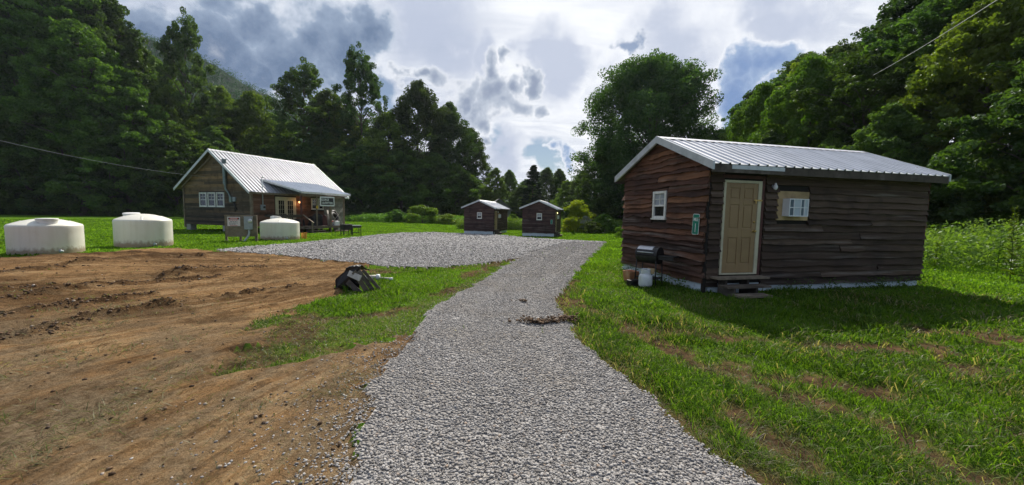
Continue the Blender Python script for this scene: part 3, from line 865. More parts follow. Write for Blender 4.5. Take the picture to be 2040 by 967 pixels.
lean = np.where(straw, 0.9 + 0.2 * rng.random(n), 0.25 + 0.65 * rng.random(n))
mat_ = (x > .8) & (y < 8.5) & (fbm(x * .9 + 3, y * .9, 311, 4) > .44)
lean = np.where(mat_, 0.62 + 0.36 * rng.random(n), lean); hg = np.where(mat_, hg * 1.5, hg)
hg = np.where(straw, hg * 1.3, hg)
far = r > 14
zz_ = height(x, y) - 0.004
blades('grass', x, y, zz_, hg, wd, lean, col, 'short green lawn grass with straw-coloured clippings around the drive')
# long tufts along the drive edge and in the unmown right foreground
cx, cy, cr = polar(900, 2.2, 12, -40, 66)
g_, d_, lu, ba = masks(cx, cy)
ok = ~g_ & ~d_ & (ba < .4) & ((cx > 0.8) | lu) & (fbm(cx * .9, cy * .9, 99, 4) > .5) & off_buildings(cx, cy)
cx, cy, cr = cx[ok], cy[ok], cr[ok]
k = 42
x = np.repeat(cx, k) + rng.normal(0, 0.09, len(cx) * k); y = np.repeat(cy, k) + rng.normal(0, 0.09, len(cx) * k)
r = np.hypot(x, y); n = len(x)
g2 = masks(x, y); ok = ~g2[0] & off_buildings(x, y); x, y, r = x[ok], y[ok], r[ok]; n = len(x)
u1 = rng.random(n)[:, None]
col = (1 - u1) * np.array([[0.045, 0.110, 0.010]]) + u1 * np.array([[0.15, 0.26, 0.022]])
blades('grass_tufts', x, y, height(x, y) - 0.004, 0.10 + 0.14 * rng.random(n), np.maximum(0.006, 0.0015 * r), 0.5 + 0.45 * rng.random(n), col, 'longer uncut tufts of bright grass beside the drive')
# mown clippings lying flat
x, y, r = polar(150000, 1.9, 15, -66, 66)
g_, d_, lu, ba = masks(x, y)
c1 = fbm(x * 1.2, y * 1.2, 301, 5, .62)
dens = np.where(d_, 0.34 * sst(.50, .66, c1) * sst(6.6, 4.6, y + .25 * (x + 4)) + .015, np.where(x < .6, .25 + .5 * sst(.4, .6, c1) * ~lu, .75 * sst(.47, .62, c1) * (1 - .6 * ba) + .1 * ba))
ok = ~g_ & (rng.random(len(x)) < dens) & off_buildings(x, y)
x, y, r, d_ = x[ok], y[ok], r[ok], d_[ok]; n = len(x)
u1 = rng.random(n)[:, None]; u2 = fbm(x * .8, y * .8, 303, 3)[:, None]
col = (1 - u1) * np.array([[0.085, 0.095, 0.045]]) + u1 * np.array([[0.27, 0.26, 0.15]])
gcol = (1 - u1) * np.array([[0.055, 0.10, 0.020]]) + u1 * np.array([[0.15, 0.20, 0.06]])
col = np.where((rng.random((n, 1)) < np.clip((u2 - .35) * 2.5, 0, 1)) & ~(d_[:, None] & (rng.random((n, 1)) < .75)), gcol, col)
blades('grass_clippings', x, y, height(x, y) + 0.004 + .012 * rng.random(n), 0.06 + 0.10 * rng.random(n), np.maximum(0.0035, 0.0013 * r), 0.97 + 0.05 * rng.random(n), col, 'dry mown grass clippings scattered over soil and lawn')
# weeds hugging the cabin skirting


# ------------------------------------------------------------------ foliage builders
def leaf_quads(P, N, size, asp=0.62):
    """rhombic leaves at P facing N"""
    n = len(P)
    up = rng.normal(size=(n, 3)); t = np.cross(N, up); t /= np.linalg.norm(t, axis=1)[:, None] + 1e-9
    b = np.cross(N, t); b /= np.linalg.norm(b, axis=1)[:, None] + 1e-9
    s = size[:, None]
    V = np.stack([P - t * s * .5, P + b * s * asp * .5 + N * s * .08, P + t * s * .5, P - b * s * asp * .5 + N * s * .08], 1)
    F = np.arange(n * 4).reshape(n, 4)
    return V.reshape(-1, 3), F


def clump_leaves(C, sig, per, leaf, up=0.5, droop=0.0):
    n = len(C) * per
    g = rng.normal(size=(n, 3)); g /= np.maximum(1.0, np.linalg.norm(g, axis=1)[:, None] / 1.45)
    P = np.repeat(C, per, 0) + g * np.repeat(sig, per, 0)
    N = rng.normal(size=(n, 3)) * 0.8; N[:, 2] += up; N /= np.linalg.norm(N, axis=1)[:, None]
    return leaf_quads(P, N, leaf * (0.65 + 0.7 * rng.random(n)))


def env_shape(kind, t):
    if kind == 'oval': return np.sin(np.pi * np.clip(t, 0, 1) ** 0.75) ** 0.7
    if kind == 'round': return np.sqrt(np.clip(1 - (2 * t - 0.86) ** 2 / 1.33, 0, 1))
    if kind == 'tall': return np.clip(np.sin(np.pi * np.clip(t, 0, 1) ** 0.95), 0, 1) ** 0.42 * (1 - 0.12 * t)
    if kind == 'cone': return np.clip(1.02 - t, 0, 1) ** 0.8
    if kind == 'bush': return np.sqrt(np.clip(1 - t ** 2.2, 0, 1)) * 0.95
    return np.ones_like(t)


def tree_meshes(seed, H, Wd, base, kind, ncl, per, leaf, lobes=5, gap=0.35, trunk_r=0.28, limbs=26):
    """crown of leaf clumps and a tapered trunk with limbs; returns two meshes' data"""
    global rng
    keep_rng = rng; rng = np.random.default_rng(seed); rd = random.Random(seed)
    bend = [(rd.uniform(-1, 1) * 0.035 * H, rd.uniform(-1, 1) * 0.035 * H) for _ in range(4)]
    def axis(z):
        t = z / H
        return np.array([bend[0][0] * math.sin(t * 3) + bend[1][0] * t * t, bend[0][1] * math.sin(t * 3.4) + bend[1][1] * t * t])
    cl = []; tries = 0
    ph = rng.random(6) * 6.28
    while len(cl) < ncl and tries < ncl * 30:
        tries += 1
        t = rng.random() ** 0.9; a = rng.random() * 6.283
        e = float(env_shape(kind, np.array(t)))
        lob = 1 + 0.30 * math.sin(lobes * a + ph[0] + 5 * t) * math.sin(9 * t + ph[1]) + 0.20 * math.sin(3 * a + ph[2] - 13 * t)
        rr = e * Wd / 2 * lob * (0.30 + 0.70 * rng.random() ** 0.5)
        z = H * (base + (1 - base) * t)
        ax = axis(z)
        p = np.array([ax[0] + rr * math.cos(a), ax[1] + rr * math.sin(a), z + rng.normal() * 0.02 * H])
        if vnoise(np.array([p[0] * 0.5 + seed + p[1] * .2]), np.array([p[2] * 0.62 + p[1] * 0.35]), seed)[0] < gap * .95 and rng.random() < 0.82 - 0.5 * max(0, t - .6): continue
        cl.append(p)
    C = np.array(cl)
    s = Wd * 0.062 * (0.62 if H > 9 else 1.0)
    sig = np.stack([s * (0.7 + 0.7 * rng.random(len(C)))] * 2 + [s * 0.62 * (0.8 + 0.7 * rng.random(len(C)))], 1)
    if kind == 'cone': sig[:, 2] *= 0.35
    V, F = clump_leaves(C, sig, per, leaf, 0.45)
    mb = MB()
    pts = [Vector((*axis(H * q), H * q)) for q in np.linspace(0, 0.92, 9)]
    pts[0].z -= 0.6
    mb.tube(pts, [trunk_r * (1.25 if i == 0 else 1) * (1 - 0.86 * i / 8) for i in range(9)], 9)
    pick = rng.permutation(len(C))[:limbs]
    for i in pick:
        p = Vector(C[i]); z0 = max(base * H * 0.8, p.z - np.hypot(*(C[i][:2])) * (0.7 if kind != 'cone' else 0.05) - 0.3); z0 = min(z0, H * .88)
        q = Vector((*axis(z0), z0)); mid = q.lerp(p, 0.55) + Vector((rd.uniform(-.3, .3), rd.uniform(-.3, .3), 0.12 * (p - q).length))
        r0 = trunk_r * 0.42 * (1 - 0.7 * z0 / H)
        mb.tube([q, mid, p], [r0, r0 * 0.6, r0 * 0.18], 6, False)
    rng = keep_rng
    return (V, F), mb


PROTO = {}


def proto(key, leafmat, *a, **k):
    (V, F), mb = tree_meshes(*a, **k)
    c = np_mesh('crown', V, F, M[leafmat]); t = mb.build('trunk', M['bark'], None, True)
    PROTO[key] = (c.data, t.data, a[1], a[2])
    bpy.data.objects.remove(c); bpy.data.objects.remove(t)


proto('poplar', 'leaf_dark', 11, 26, 11, 0.10, 'tall', 552, 107, 0.317, gap=0.36, trunk_r=0.38)
proto('poplar2', 'leaf_mid', 12, 25, 12, 0.08, 'oval', 598, 101, 0.317, gap=0.34, trunk_r=0.36)
proto('gappy', 'leaf_dark', 13, 27, 11, 0.22, 'tall', 390, 113, 0.302, gap=0.36, trunk_r=0.34, limbs=44)
proto('gappy2', 'leaf_mid', 14, 26, 12, 0.18, 'oval', 413, 107, 0.302, gap=0.35, trunk_r=0.34, limbs=44)
proto('oval', 'leaf_dark', 15, 22, 13, 0.04, 'oval', 690, 101, 0.302, gap=0.32, trunk_r=0.36)
proto('round', 'leaf_dark', 16, 23, 20, 0.06, 'round', 1472, 116, 0.302, lobes=7, gap=0.22, trunk_r=0.55, limbs=60)
proto('under', 'leaf_mid', 17, 11, 8, 0.0, 'oval', 390, 96, 0.257, gap=0.33, trunk_r=0.16)
proto('under2', 'leaf_dark', 18, 12, 8.5, 0.0, 'oval', 390, 101, 0.271, gap=0.33, trunk_r=0.18)
proto('bright', 'leaf_bright', 19, 14, 9.5, 0.03, 'oval', 436, 96, 0.271, gap=0.34, trunk_r=0.2)
proto('pine', 'needle', 20, 18, 8, 0.05, 'cone', 459, 107, 0.226, gap=0.25, trunk_r=0.25, limbs=60)
proto('hill_a', 'leaf_mid', 21, 17, 10, 0.05, 'oval', 552, 101, 0.271, gap=0.34, trunk_r=0.24)
proto('hill_b', 'leaf_dark', 22, 18, 9, 0.08, 'tall', 529, 101, 0.271, gap=0.36, trunk_r=0.24)
proto('hill_gap', 'leaf_dark', 23, 18, 8.5, 0.25, 'tall', 299, 107, 0.257, gap=0.36, trunk_r=0.2, limbs=36)
proto('shrub', 'leaf_bright', 24, 2.4, 3.2, 0.0, 'bush', 90, 60, 0.16, gap=0.3, trunk_r=0.05, limbs=12)
proto('shrub_y', 'leaf_yellow', 25, 4.0, 4.0, 0.0, 'bush', 140, 70, 0.18, gap=0.25, trunk_r=0.07, limbs=14)
proto('shrub_w', 'leaf_grey', 26, 2.6, 1.9, 0.15, 'oval', 60, 60, 0.13, gap=0.33, trunk_r=0.05, limbs=14)
proto('shrub_d', 'leaf_mid', 27, 2.6, 3.0, 0.0, 'bush', 100, 60, 0.18, gap=0.3, trunk_r=0.05, limbs=12)


def add_tree(key, x, y, H, Wd, label, cat='tree', group=None, name='tree', z=None, rz=None):
    c, t, h0, w0 = PROTO[key]
    e = thing(name, label, cat, (x, y, float(gz(x, y)) if z is None else z), rng.random() * 6.28 if rz is None else rz, group)
    e.scale = (Wd / w0, Wd / w0, H / h0)
    for nm, me in (('crown', c), ('trunk', t)):
        o = bpy.data.objects.new(nm, me); COL.objects.link(o); o.parent = e
    return e


def tree_px(key, px, Y, top, wpx, label, **kw):
    """a tree at depth Y whose crown spans what the photograph shows"""
    d = pixdir(px, 425); X = d.x / d.y * Y
    dt = pixdir(px, top); zt = EYE + dt.z / dt.y * Y
    zg = float(gz(X, Y)); st = math.sqrt(1 + (d.x / d.y) ** 2)
    return add_tree(key, X, Y, zt - zg, 1.16 * wpx / FPX * Y / (1 + 0.35 * (st - 1)), label, **kw)


# ---- left wood
GL = 'trees of the wood behind the white tanks'
lab_back = 'tall broadleaf tree deep in the dark wood behind the tanks'
for px, Y, top, w, key in [(-330, 75, -150, 260, 'poplar'), (-180, 79, -160, 260, 'poplar2'), (-40, 79, -130, 250, 'poplar'), (60, 82, -80, 230, 'oval'), (150, 80, -50, 220, 'gappy2'), (215, 85, -5, 150, 'poplar')]:
    tree_px(key, px, Y, top, w, 'huge dark tree in the wood behind the tanks, its top above the picture', group=GL)
for px, Y, top, w, key in [(-250, 106, -60, 260, 'oval'), (-110, 106, -60, 260, 'oval'), (10, 106, -60, 260, 'poplar'), (110, 107, -40, 240, 'oval'), (190, 109, 10, 180, 'poplar'), (262, 113, 80, 130, 'oval'), (330, 102, 130, 140, 'oval'), (410, 108, 205, 150, 'oval'), (480, 111, 222, 150, 'poplar'), (545, 114, 232, 140, 'oval')]:
    tree_px(key, px, Y, top, w, lab_back, group=GL)
proto('trunky', 'leaf_mid', 31, 24, 11, 0.34, 'oval', 459, 103, 0.303, gap=0.33, trunk_r=0.42, limbs=40)
tree_px('trunky', 168, 72, 60, 170, 'tree with a pale bare trunk standing behind the gap between two tanks', group=GL)
tree_px('trunky', 262, 75, 150, 120, 'second bare trunked tree at the wood edge above the middle tank', group=GL)
tree_px('poplar2', 292, 89, 92, 130, 'mid green tree left of the tall bushy-topped tree, mountain slope above it', group=GL)
tree_px('gappy', 380, 89, 38, 88, 'tallest slim tree above the brown cottage with a bushy lone top', group=GL)
tree_px('bright', 345, 85, 175, 110, 'light green tree in front of the tallest slim tree', group=GL)
tree_px('gappy2', 440, 96, 180, 110, 'green tree behind the cottage ridge, right of the tallest slim tree', group=GL)
tree_px('bright', 510, 103, 188, 120, 'bright green tree behind the cottage roof below the mountain slope', group=GL)
for px, Y, top, w, key in [(-120, 71, 200, 180, 'under'), (-20, 71, 240, 170, 'under2'), (60, 72, 210, 170, 'under'), (140, 73, 260, 150, 'under2'), (225, 75, 235, 160, 'under'), (295, 79, 260, 150, 'under2'), (355, 80, 255, 130, 'under'), (425, 89, 262, 130, 'under2'), (560, 99, 275, 120, 'under'), (470, 96, 290, 110, 'under')]:
    tree_px(key, px, Y, top, w, 'low leafy tree at the edge of the wood behind tanks and cottage', group='low trees along the edge of the wood')
# ---- trees right of the cottage
GM = 'trees between the cottage and the far cabins'
tree_px('gappy', 607, 99, 132, 105, 'forked dark tree with open crown rising behind the cottage roof', group=GM)
tree_px('gappy2', 664, 103, 190, 110, 'lower thin-crowned tree between the forked tree and the tall narrow one', group=GM)
tree_px('gappy', 722, 102, 106, 84, 'tall narrow dark tree right of the forked tree', group=GM)
tree_px('gappy', 690, 109, 210, 120, 'thin dark tree half hidden by the tall narrow tree', group=GM)
tree_px('poplar2', 775, 99, 235, 120, 'mid-height tree just right of the tall narrow tree', group=GM)
tree_px('oval', 838, 102, 170, 122, 'broad domed tree with visible limbs left of the far cabins', group=GM)
tree_px('oval', 895, 109, 215, 100, 'rounded tree on the right flank of the broad domed tree', group=GM)
tree_px('oval', 932, 115, 262, 70, 'outermost tree of the row stepping down to the open sky', group=GM)
tree_px('bright', 935, 102, 350, 70, 'yellowish green small tree behind the left far cabin', group=GM)
tree_px('bright', 962, 113, 372, 60, 'small green tree just left of the far grey roof', group=GM)
for px, Y, top, w, key in [(610, 94, 290, 120, 'under2'), (670, 94, 300, 120, 'under2'), (735, 95, 290, 130, 'under2'), (800, 95, 300, 130, 'under2'), (865, 97, 310, 110, 'under'), (905, 99, 330, 90, 'under')]:
    tree_px(key, px, Y, top, w, 'low dark tree under the tall trees right of the cottage', group='low trees under the tall row')
# ---- distant trees in the gap
GD = 'distant trees in the gap beyond the far cabins'
for px, Y, top, w, key, lab in [(985, 105, 338, 48, 'poplar2', 'distant thin tree above the far grey roof'), (1012, 112, 342, 44, 'oval', 'distant tree right of the thin one above the grey roof'), (1036, 104, 372, 46, 'oval', 'low distant tree left of the pale conifer'),
                                (1060, 100, 332, 66, 'pine', 'pale tall conifer above the right far cabin'), (1088, 118, 338, 50, 'oval', 'distant dark tree right of the pale conifer'), (1110, 112, 340, 46, 'oval', 'distant tree with pointed top right of the conifer'),
                                (1128, 96, 362, 50, 'bright', 'lighter distant tree beside the big dark dome'), (1155, 92, 345, 70, 'oval', 'distant tree partly behind the big dark dome'), (1046, 130, 360, 60, 'oval', 'faint distant tree behind the pale conifer'), (1140, 80, 405, 60, 'under2', 'low dark tree right of the right far cabin')]:
    tree_px(key, px, Y, top, w, lab, group=GD)
# ---- big dome tree and hillside
tree_px('round', 1290, 75, 128, 205, 'big round dark tree behind the near cabin roof')
tree_px('oval', 1195, 80, 300, 90, 'dark lower tree at the left foot of the big dome')
tree_px('under2', 1235, 74, 340, 100, 'low dark tree under the left side of the big dome')
tree_px('under', 1200, 72, 392, 60, 'low green tree left of the near cabin wall')
tree_px('hill_b', 1425, 62, 262, 100, 'dark tree at the right foot of the big dome')
tree_px('bright', 1450, 58, 300, 80, 'small bright green tree above the near cabin ridge')
SKY_LINE = [(1400, 300), (1440, 245), (1500, 172), (1560, 128), (1610, 103), (1680, 88), (1720, 45), (1760, 5), (1800, -60), (2200, -260), (2600, -400)]
hx = np.array([q[0] for q in SKY_LINE]); hy = np.array([q[1] for q in SKY_LINE])
GH = 'trees on the wooded hillside behind the near cabin'
HL = {'hill_a': 'green broadleaf tree on the wooded hillside behind the near cabin', 'hill_b': 'dark upright tree on the wooded hillside behind the near cabin', 'hill_gap': 'thin open tree on the wooded hillside behind the near cabin',
      'bright': 'bright light green tree on the wooded hillside behind the near cabin', 'oval': 'dense dark tree on the wooded hillside behind the near cabin', 'under': 'low leafy tree at the foot of the wooded hillside', 'under2': 'low leafy tree at the foot of the wooded hillside'}
for row, (d0, step, hmax) in enumerate([(2.0, 5.0, 9), (6.5, 5.5, 15), (13, 6.0, 20), (21, 6.5, 23), (31, 7.5, 24)]):
    yv = 13.0 if row < 2 else 11.0
    while yv < 96:
        Y = yv + rng.uniform(-1.5, 1.5); X = 26.5 - (Y - 12) * 0.15 + d0 + rng.uniform(-1.5, 1.5)
        px = 1020 + FPX * X / Y
        yv += step * (1 + 0.006 * yv)
        if px > 2750 or px < 1385: continue
        key = rng.choice(['under', 'under2'] if row == 0 else ['hill_a', 'hill_b', 'hill_a', 'hill_gap', 'bright', 'oval'] if row < 3 else ['hill_b', 'hill_gap', 'hill_a', 'hill_gap'])
        if row in (1, 2) and 1480 < px < 1690 and rng.random() < 0.6: key = 'bright'
        top = float(np.interp(px, hx, hy)) + abs(rng.normal()) * 12
        dt = pixdir(px, top); zt = EYE + dt.z / dt.y * Y
        zg = float(gz(X, Y)); H = min(hmax * rng.uniform(0.8, 1.15), zt - zg)
        if H < 4: continue
        add_tree(str(key), X, Y, H, H * rng.uniform(0.5, 0.66) * (1.25 if row == 0 else 1), HL[str(key)], group=GH)

# ---- shrubs
def shrub_px(key, px, py, wpx, hpx, label, Y=None, **kw):
    g = gpt(px, py)
    if Y is not None: g = g * (Y / g[1])
    x, y = g; add_tree(key, x, y, hpx / FPX * y, wpx / FPX * y, label, 'shrub', name='shrub', **kw)


shrub_px('shrub', 842, 446, 70, 33, 'rounded bright green bush at the lawn edge left of the far cabins', Y=66)
shrub_px('shrub_d', 790, 446, 40, 24, 'lower dark green bush beside the rounded bright bush', Y=66)
shrub_px('shrub', 893, 446, 46, 20, 'low weedy bush right of the rounded bright bush', Y=66)
shrub_px('shrub_y', 1150, 455, 60, 58, 'yellow green tall bush right of the right far cabin', Y=52)
shrub_px('shrub_w', 1167, 458, 26, 32, 'pale grey flowering shrub in front of the yellow green bush', Y=50)
shrub_px('shrub_d', 1205, 458, 50, 34, 'green bush with upright sprays left of the near cabin', Y=50)
shrub_px('shrub', 1236, 468, 26, 20, 'small bright bush at the near cabin wall edge', Y=40)
shrub_px('shrub_d', 1180, 456, 44, 22, 'low green bush right of the pale flowering shrub', Y=48)
shrub_px('shrub_y', 1132, 456, 30, 26, 'small yellow green bush just right of the right far cabin', Y=50)
shrub_px('shrub_d', 1022, 462, 26, 28, 'green bush seen between the two far cabins', Y=56)
shrub_px('shrub_d', 1142, 467, 8, 8, 'tiny dark plant standing alone on the sunny lawn', Y=44)

# weed belt: between lawn and trees (one mass)
def weeds(name, x, y, hmax, leaf, label, dens=26):
    n = len(x); k = dens
    H = hmax * (0.5 + 0.8 * fbm(x * 0.35, y * 0.35, 131, 3)) * (0.7 + 0.5 * rng.random(n))
    P = np.repeat(np.stack([x, y, gz(x, y)], 1), k, 0); t = rng.random(n * k) ** 0.7
    sp = np.repeat(0.10 + 0.12 * rng.random(n), k) * (1 + 2.2 * hmax / 2) * 0.7
    P[:, 2] += t * np.repeat(H, k); P[:, :2] += rng.normal(size=(n * k, 2)) * (sp * (1.1 - 0.6 * t))[:, None]
    N = rng.normal(size=(n * k, 3)) * 0.7; N[:, 2] += 0.6; N /= np.linalg.norm(N, axis=1)[:, None]
    V, F = leaf_quads(P, N, leaf * (0.6 + 0.8 * rng.random(n * k)), 0.42)
    return tag(np_mesh(name, V, F, M['weed']), label, 'weeds', kind='stuff')


# right meadow behind the near cabin
wx = rng.uniform(11, 30, 9000); wy = rng.uniform(9.5, 44, 9000)
edge = 12.6 + 1.2 * (fbm(wx * .3, wy * .3, 133, 3) - .5)
ok = (hill_d(wx, wy) < 1.5) & (wy > edge + np.maximum(0, (16 - wx)) * 0.25) & (wx - wy * 0.55 > 3.0)
weeds('meadow_weeds', wx[ok], wy[ok], 1.6, 0.13, 'waist-high tangle of green meadow weeds right of the near cabin')
wx = rng.uniform(-30, -8.5, 3600); wy = rng.uniform(66, 78, 3600)
weeds('lawn_edge_weeds', wx, wy, 1.3, 0.24, 'tall green weeds along the lawn edge left of the far cabins', 14)
wx = rng.uniform(-8, 20, 5000); wy = rng.uniform(53, 64, 5000)
weeds('field_weeds', wx, wy, 1.5, 0.24, 'tall yellow green weeds beyond the far cabins', 14)
wx = rng.uniform(-150, -28, 7000); wy = rng.uniform(70, 106, 7000)
ok = wy > 71 + np.maximum(0, (wx + 60)) * 0.45
o_ = weeds('wood_undergrowth', wx[ok], wy[ok], 1.6, 0.28, 'dark undergrowth on the floor of the wood behind the tanks', 14)
o_.data.materials[0] = M['leaf_dark']


def stalk(px, py, H, label, seed):
    g = gpt(px, py); rd = random.Random(seed)
    e = thing('weed_stalk', label, 'plant', (g[0], g[1], float(gz(*g))), rd.uniform(0, 6), 'tall weed stalks at the meadow edge')
    mb = MB(); top = Vector((rd.uniform(-.1, .1), rd.uniform(-.1, .1), H))
    mb.tube([(0, 0, -.05), tuple(top * 0.5), tuple(top)], [0.012, 0.009, 0.004], 6); mb.build('stem', M['leaf_bright'], e, True)
    n = int(H * 85); t = np.random.default_rng(seed).random(n); rg = np.random.default_rng(seed + 1)
    a = rg.random(n) * 6.28; rr = 0.26 * (1.05 - t * 0.75)
    P = np.stack([top.x * t + np.cos(a) * rr * .55, top.y * t + np.sin(a) * rr * .55, H * (0.08 + 0.94 * t)], 1)
    N = np.stack([-np.cos(a) * .6, -np.sin(a) * .6, np.ones(n)], 1) + rg.normal(size=(n, 3)) * .3; N /= np.linalg.norm(N, axis=1)[:, None]
    V, F = leaf_quads(P, N, (0.13 + 0.08 * rg.random(n)) * (1.15 - .6 * t), 0.35)
    np_mesh('foliage', V, F, M['leaf_bright'], e)


stalk(2012, 560, 2.1, 'tallest leafy weed stalk at the right meadow edge', 1)
stalk(1858, 535, 1.25, 'leafy weed stalk beside the far corner of the near cabin', 2)
stalk(1985, 545, 1.5, 'shorter leafy stalk left of the tallest weed stalk', 3)
stalk(2045, 575, 1.6, 'leafy weed stalk right of the tallest one, at the picture edge', 4)

# ------------------------------------------------------------------ mountain
cr = np.array([(-640, 430, 330), (-500, 390, 268), (-420, 370, 205), (-372, 366, 172), (-300, 372, 141), (-225, 378, 103), (-180, 384, 82), (-100, 400, 48), (0, 430, 18), (90, 470, 4)], float)
tt = np.linspace(0, 1, len(cr)); tq = np.linspace(0, 1, 260)
CX, CY, CZ = (np.interp(tq, tt, cr[:, k]) for k in range(3))
rows = 60; V = []
for j in range(rows):
    f_ = j / (rows - 1)
    yy_ = CY - 240 * f_; xx_ = CX + 60 * f_
    z_ = CZ * (1 - f_) ** 1.25 + 5 * (fbm(xx_ * .02, yy_ * .02, 141) - .5) * 2 * (1 - f_) - 3 * (f_ > 0.97)
    z_ = z_ + 2.6 * (fbm(xx_ * .09, yy_ * .09, 142, 4, .6) - .5) * (1 - f_ * .8) * 2
    V.append(np.stack([xx_, yy_, z_], 1))
V = np.array(V); nxm = 260
id_ = np.arange(rows * nxm).reshape(rows, nxm)
q_ = np.stack([id_[:-1, :-1], id_[1:, :-1], id_[1:, 1:], id_[:-1, 1:]], -1).reshape(-1, 4)
tag(np_mesh('mountain', V.reshape(-1, 3), q_, M['mountain'], None, True), kind='structure')
NM = 26000
ps = rng.integers(0, rows * 0.55, NM) * nxm + rng.integers(0, nxm, NM)
Cc = V.reshape(-1, 3)[ps] + rng.normal(size=(NM, 3)) * np.array([2.5, 2.5, 0.5]) + np.array([0, 0, 2.0])
Vl, Fl = clump_leaves(Cc, np.tile(np.array([[1.9, 1.9, 1.5]]), (NM, 1)), 12, 1.05, 0.6)
M['leaf_far'] = m_leaf('leaf_far', (0.012, 0.045, 0.022), (0.030, 0.090, 0.038), 0.3, scale=0.03)
o_ = np_mesh('mountain_forest', Vl, Fl, M['leaf_far']); tag(o_, 'hazy green forest covering the mountain slope beyond the wood', 'forest', kind='stuff')


# ------------------------------------------------------------------ board walls
def cut(iv, holes):
    out = [iv]
    for a, b in holes:
        nx_ = []
        for p, q in out:
            if b <= p or a >= q: nx_.append((p, q)); continue
            if a > p: nx_.append((p, a))
            if b < q: nx_.append((b, q))
        out = nx_
    return out


def lap(mb, place, z0, z1, step, ulim, holes=(), wav=0.02, out=0.035, seg=0.14, rd=None, ragged=0.0, tone=None, split=0.3):
    """live-edge lap boards; place(u, off, z) -> 3-D; ulim(z) -> (u0, u1); holes are (u0, u1, z0, z1)"""
    z = z0
    while z < z1 - 0.02:
        st = step * rd.uniform(0.78, 1.22); zt = min(z + st, z1); zm = (z + zt) / 2
        u0, u1 = ulim(zm)
        u0 += rd.uniform(-ragged, ragged); u1 += rd.uniform(-ragged, ragged)
        if u1 - u0 > 0.05:
            hs = [(a, b) for a, b, c, d in holes if c < zt - 0.02 and d > z + 0.02]
            for p, q in cut((u0, u1), hs):
                pieces = [(p, q)]
                if q - p > 2.4 and rd.random() < split:
                    m_ = p + (q - p) * rd.uniform(0.3, 0.7); pieces = [(p, m_ - 0.003), (m_ + 0.003, q)]
                for a, b in pieces:
                    mb.cur = tone(zm, rd) if tone else rd.random()
                    n = max(1, int((b - a) / seg)); ph = rd.uniform(0, 50); o1 = out * rd.uniform(0.75, 1.3)
                    us = [a + (b - a) * i / n for i in range(n + 1)]
                    A = wav * rd.uniform(0.4, 1.4)
                    lo = [z + A * (math.sin(u * 3.1 + ph) * .6 + math.sin(u * 7.7 + ph * 2) * .4 + rd.uniform(-.35, .35)) for u in us]
                    for i in range(n):
                        a0, a1 = us[i], us[i + 1]
                        oa = o1 * (1 + .2 * math.sin(a0 * 4 + ph)); ob = o1 * (1 + .2 * math.sin(a1 * 4 + ph))
                        mb.poly([place(a0, oa, lo[i]), place(a1, ob, lo[i + 1]), place(a1, 0.008, zt + .012), place(a0, 0.008, zt + .012)])
                        mb.poly([place(a0, 0.0, lo[i]), place(a1, 0.0, lo[i + 1]), place(a1, ob, lo[i + 1]), place(a0, oa, lo[i])])
                    mb.poly([place(a, 0, lo[0]), place(a, o1, lo[0]), place(a, .008, zt)])
                    mb.poly([place(b, o1, lo[-1]), place(b, 0, lo[-1]), place(b, .008, zt)])
        z = zt
    mb.cur = 0.5


def ribbed(mb, x0, x1, ya, za, yb, zb, pitch=0.235, rib=0.032, th=0.012, flip=False):
    """one slope of ribbed sheet metal, ribs running from (ya,za) at the eave to (yb,zb) at the ridge"""
    d = Vector((0, yb - ya, zb - za)).normalized(); nrm = Vector((1, 0, 0)).cross(d)
    if nrm.z < 0: nrm = -nrm
    prof = []; x = x0
    while x < x1 - 1e-6:
        prof += [(x, 0), (min(x + pitch * .70, x1), 0), (min(x + pitch * .77, x1), rib), (min(x + pitch * .90, x1), rib), (min(x + pitch * .97, x1), 0)]
        x += pitch
    prof.append((x1, 0))
    pr = [prof[0]]
    for p in prof[1:]:
        if p[0] > pr[-1][0] + 1e-5: pr.append(p)
    for (xa, ha), (xb, hb) in zip(pr[:-1], pr[1:]):
        A = [Vector((xa, ya, za)) + nrm * ha, Vector((xb, ya, za)) + nrm * hb, Vector((xb, yb, zb)) + nrm * hb, Vector((xa, yb, zb)) + nrm * ha]
        mb.poly(A)
        mb.poly([A[0] - nrm * th, A[3] - nrm * th, A[2] - nrm * th, A[1] - nrm * th])
        mb.poly([A[0] - nrm * th, A[1] - nrm * th, A[1], A[0]])


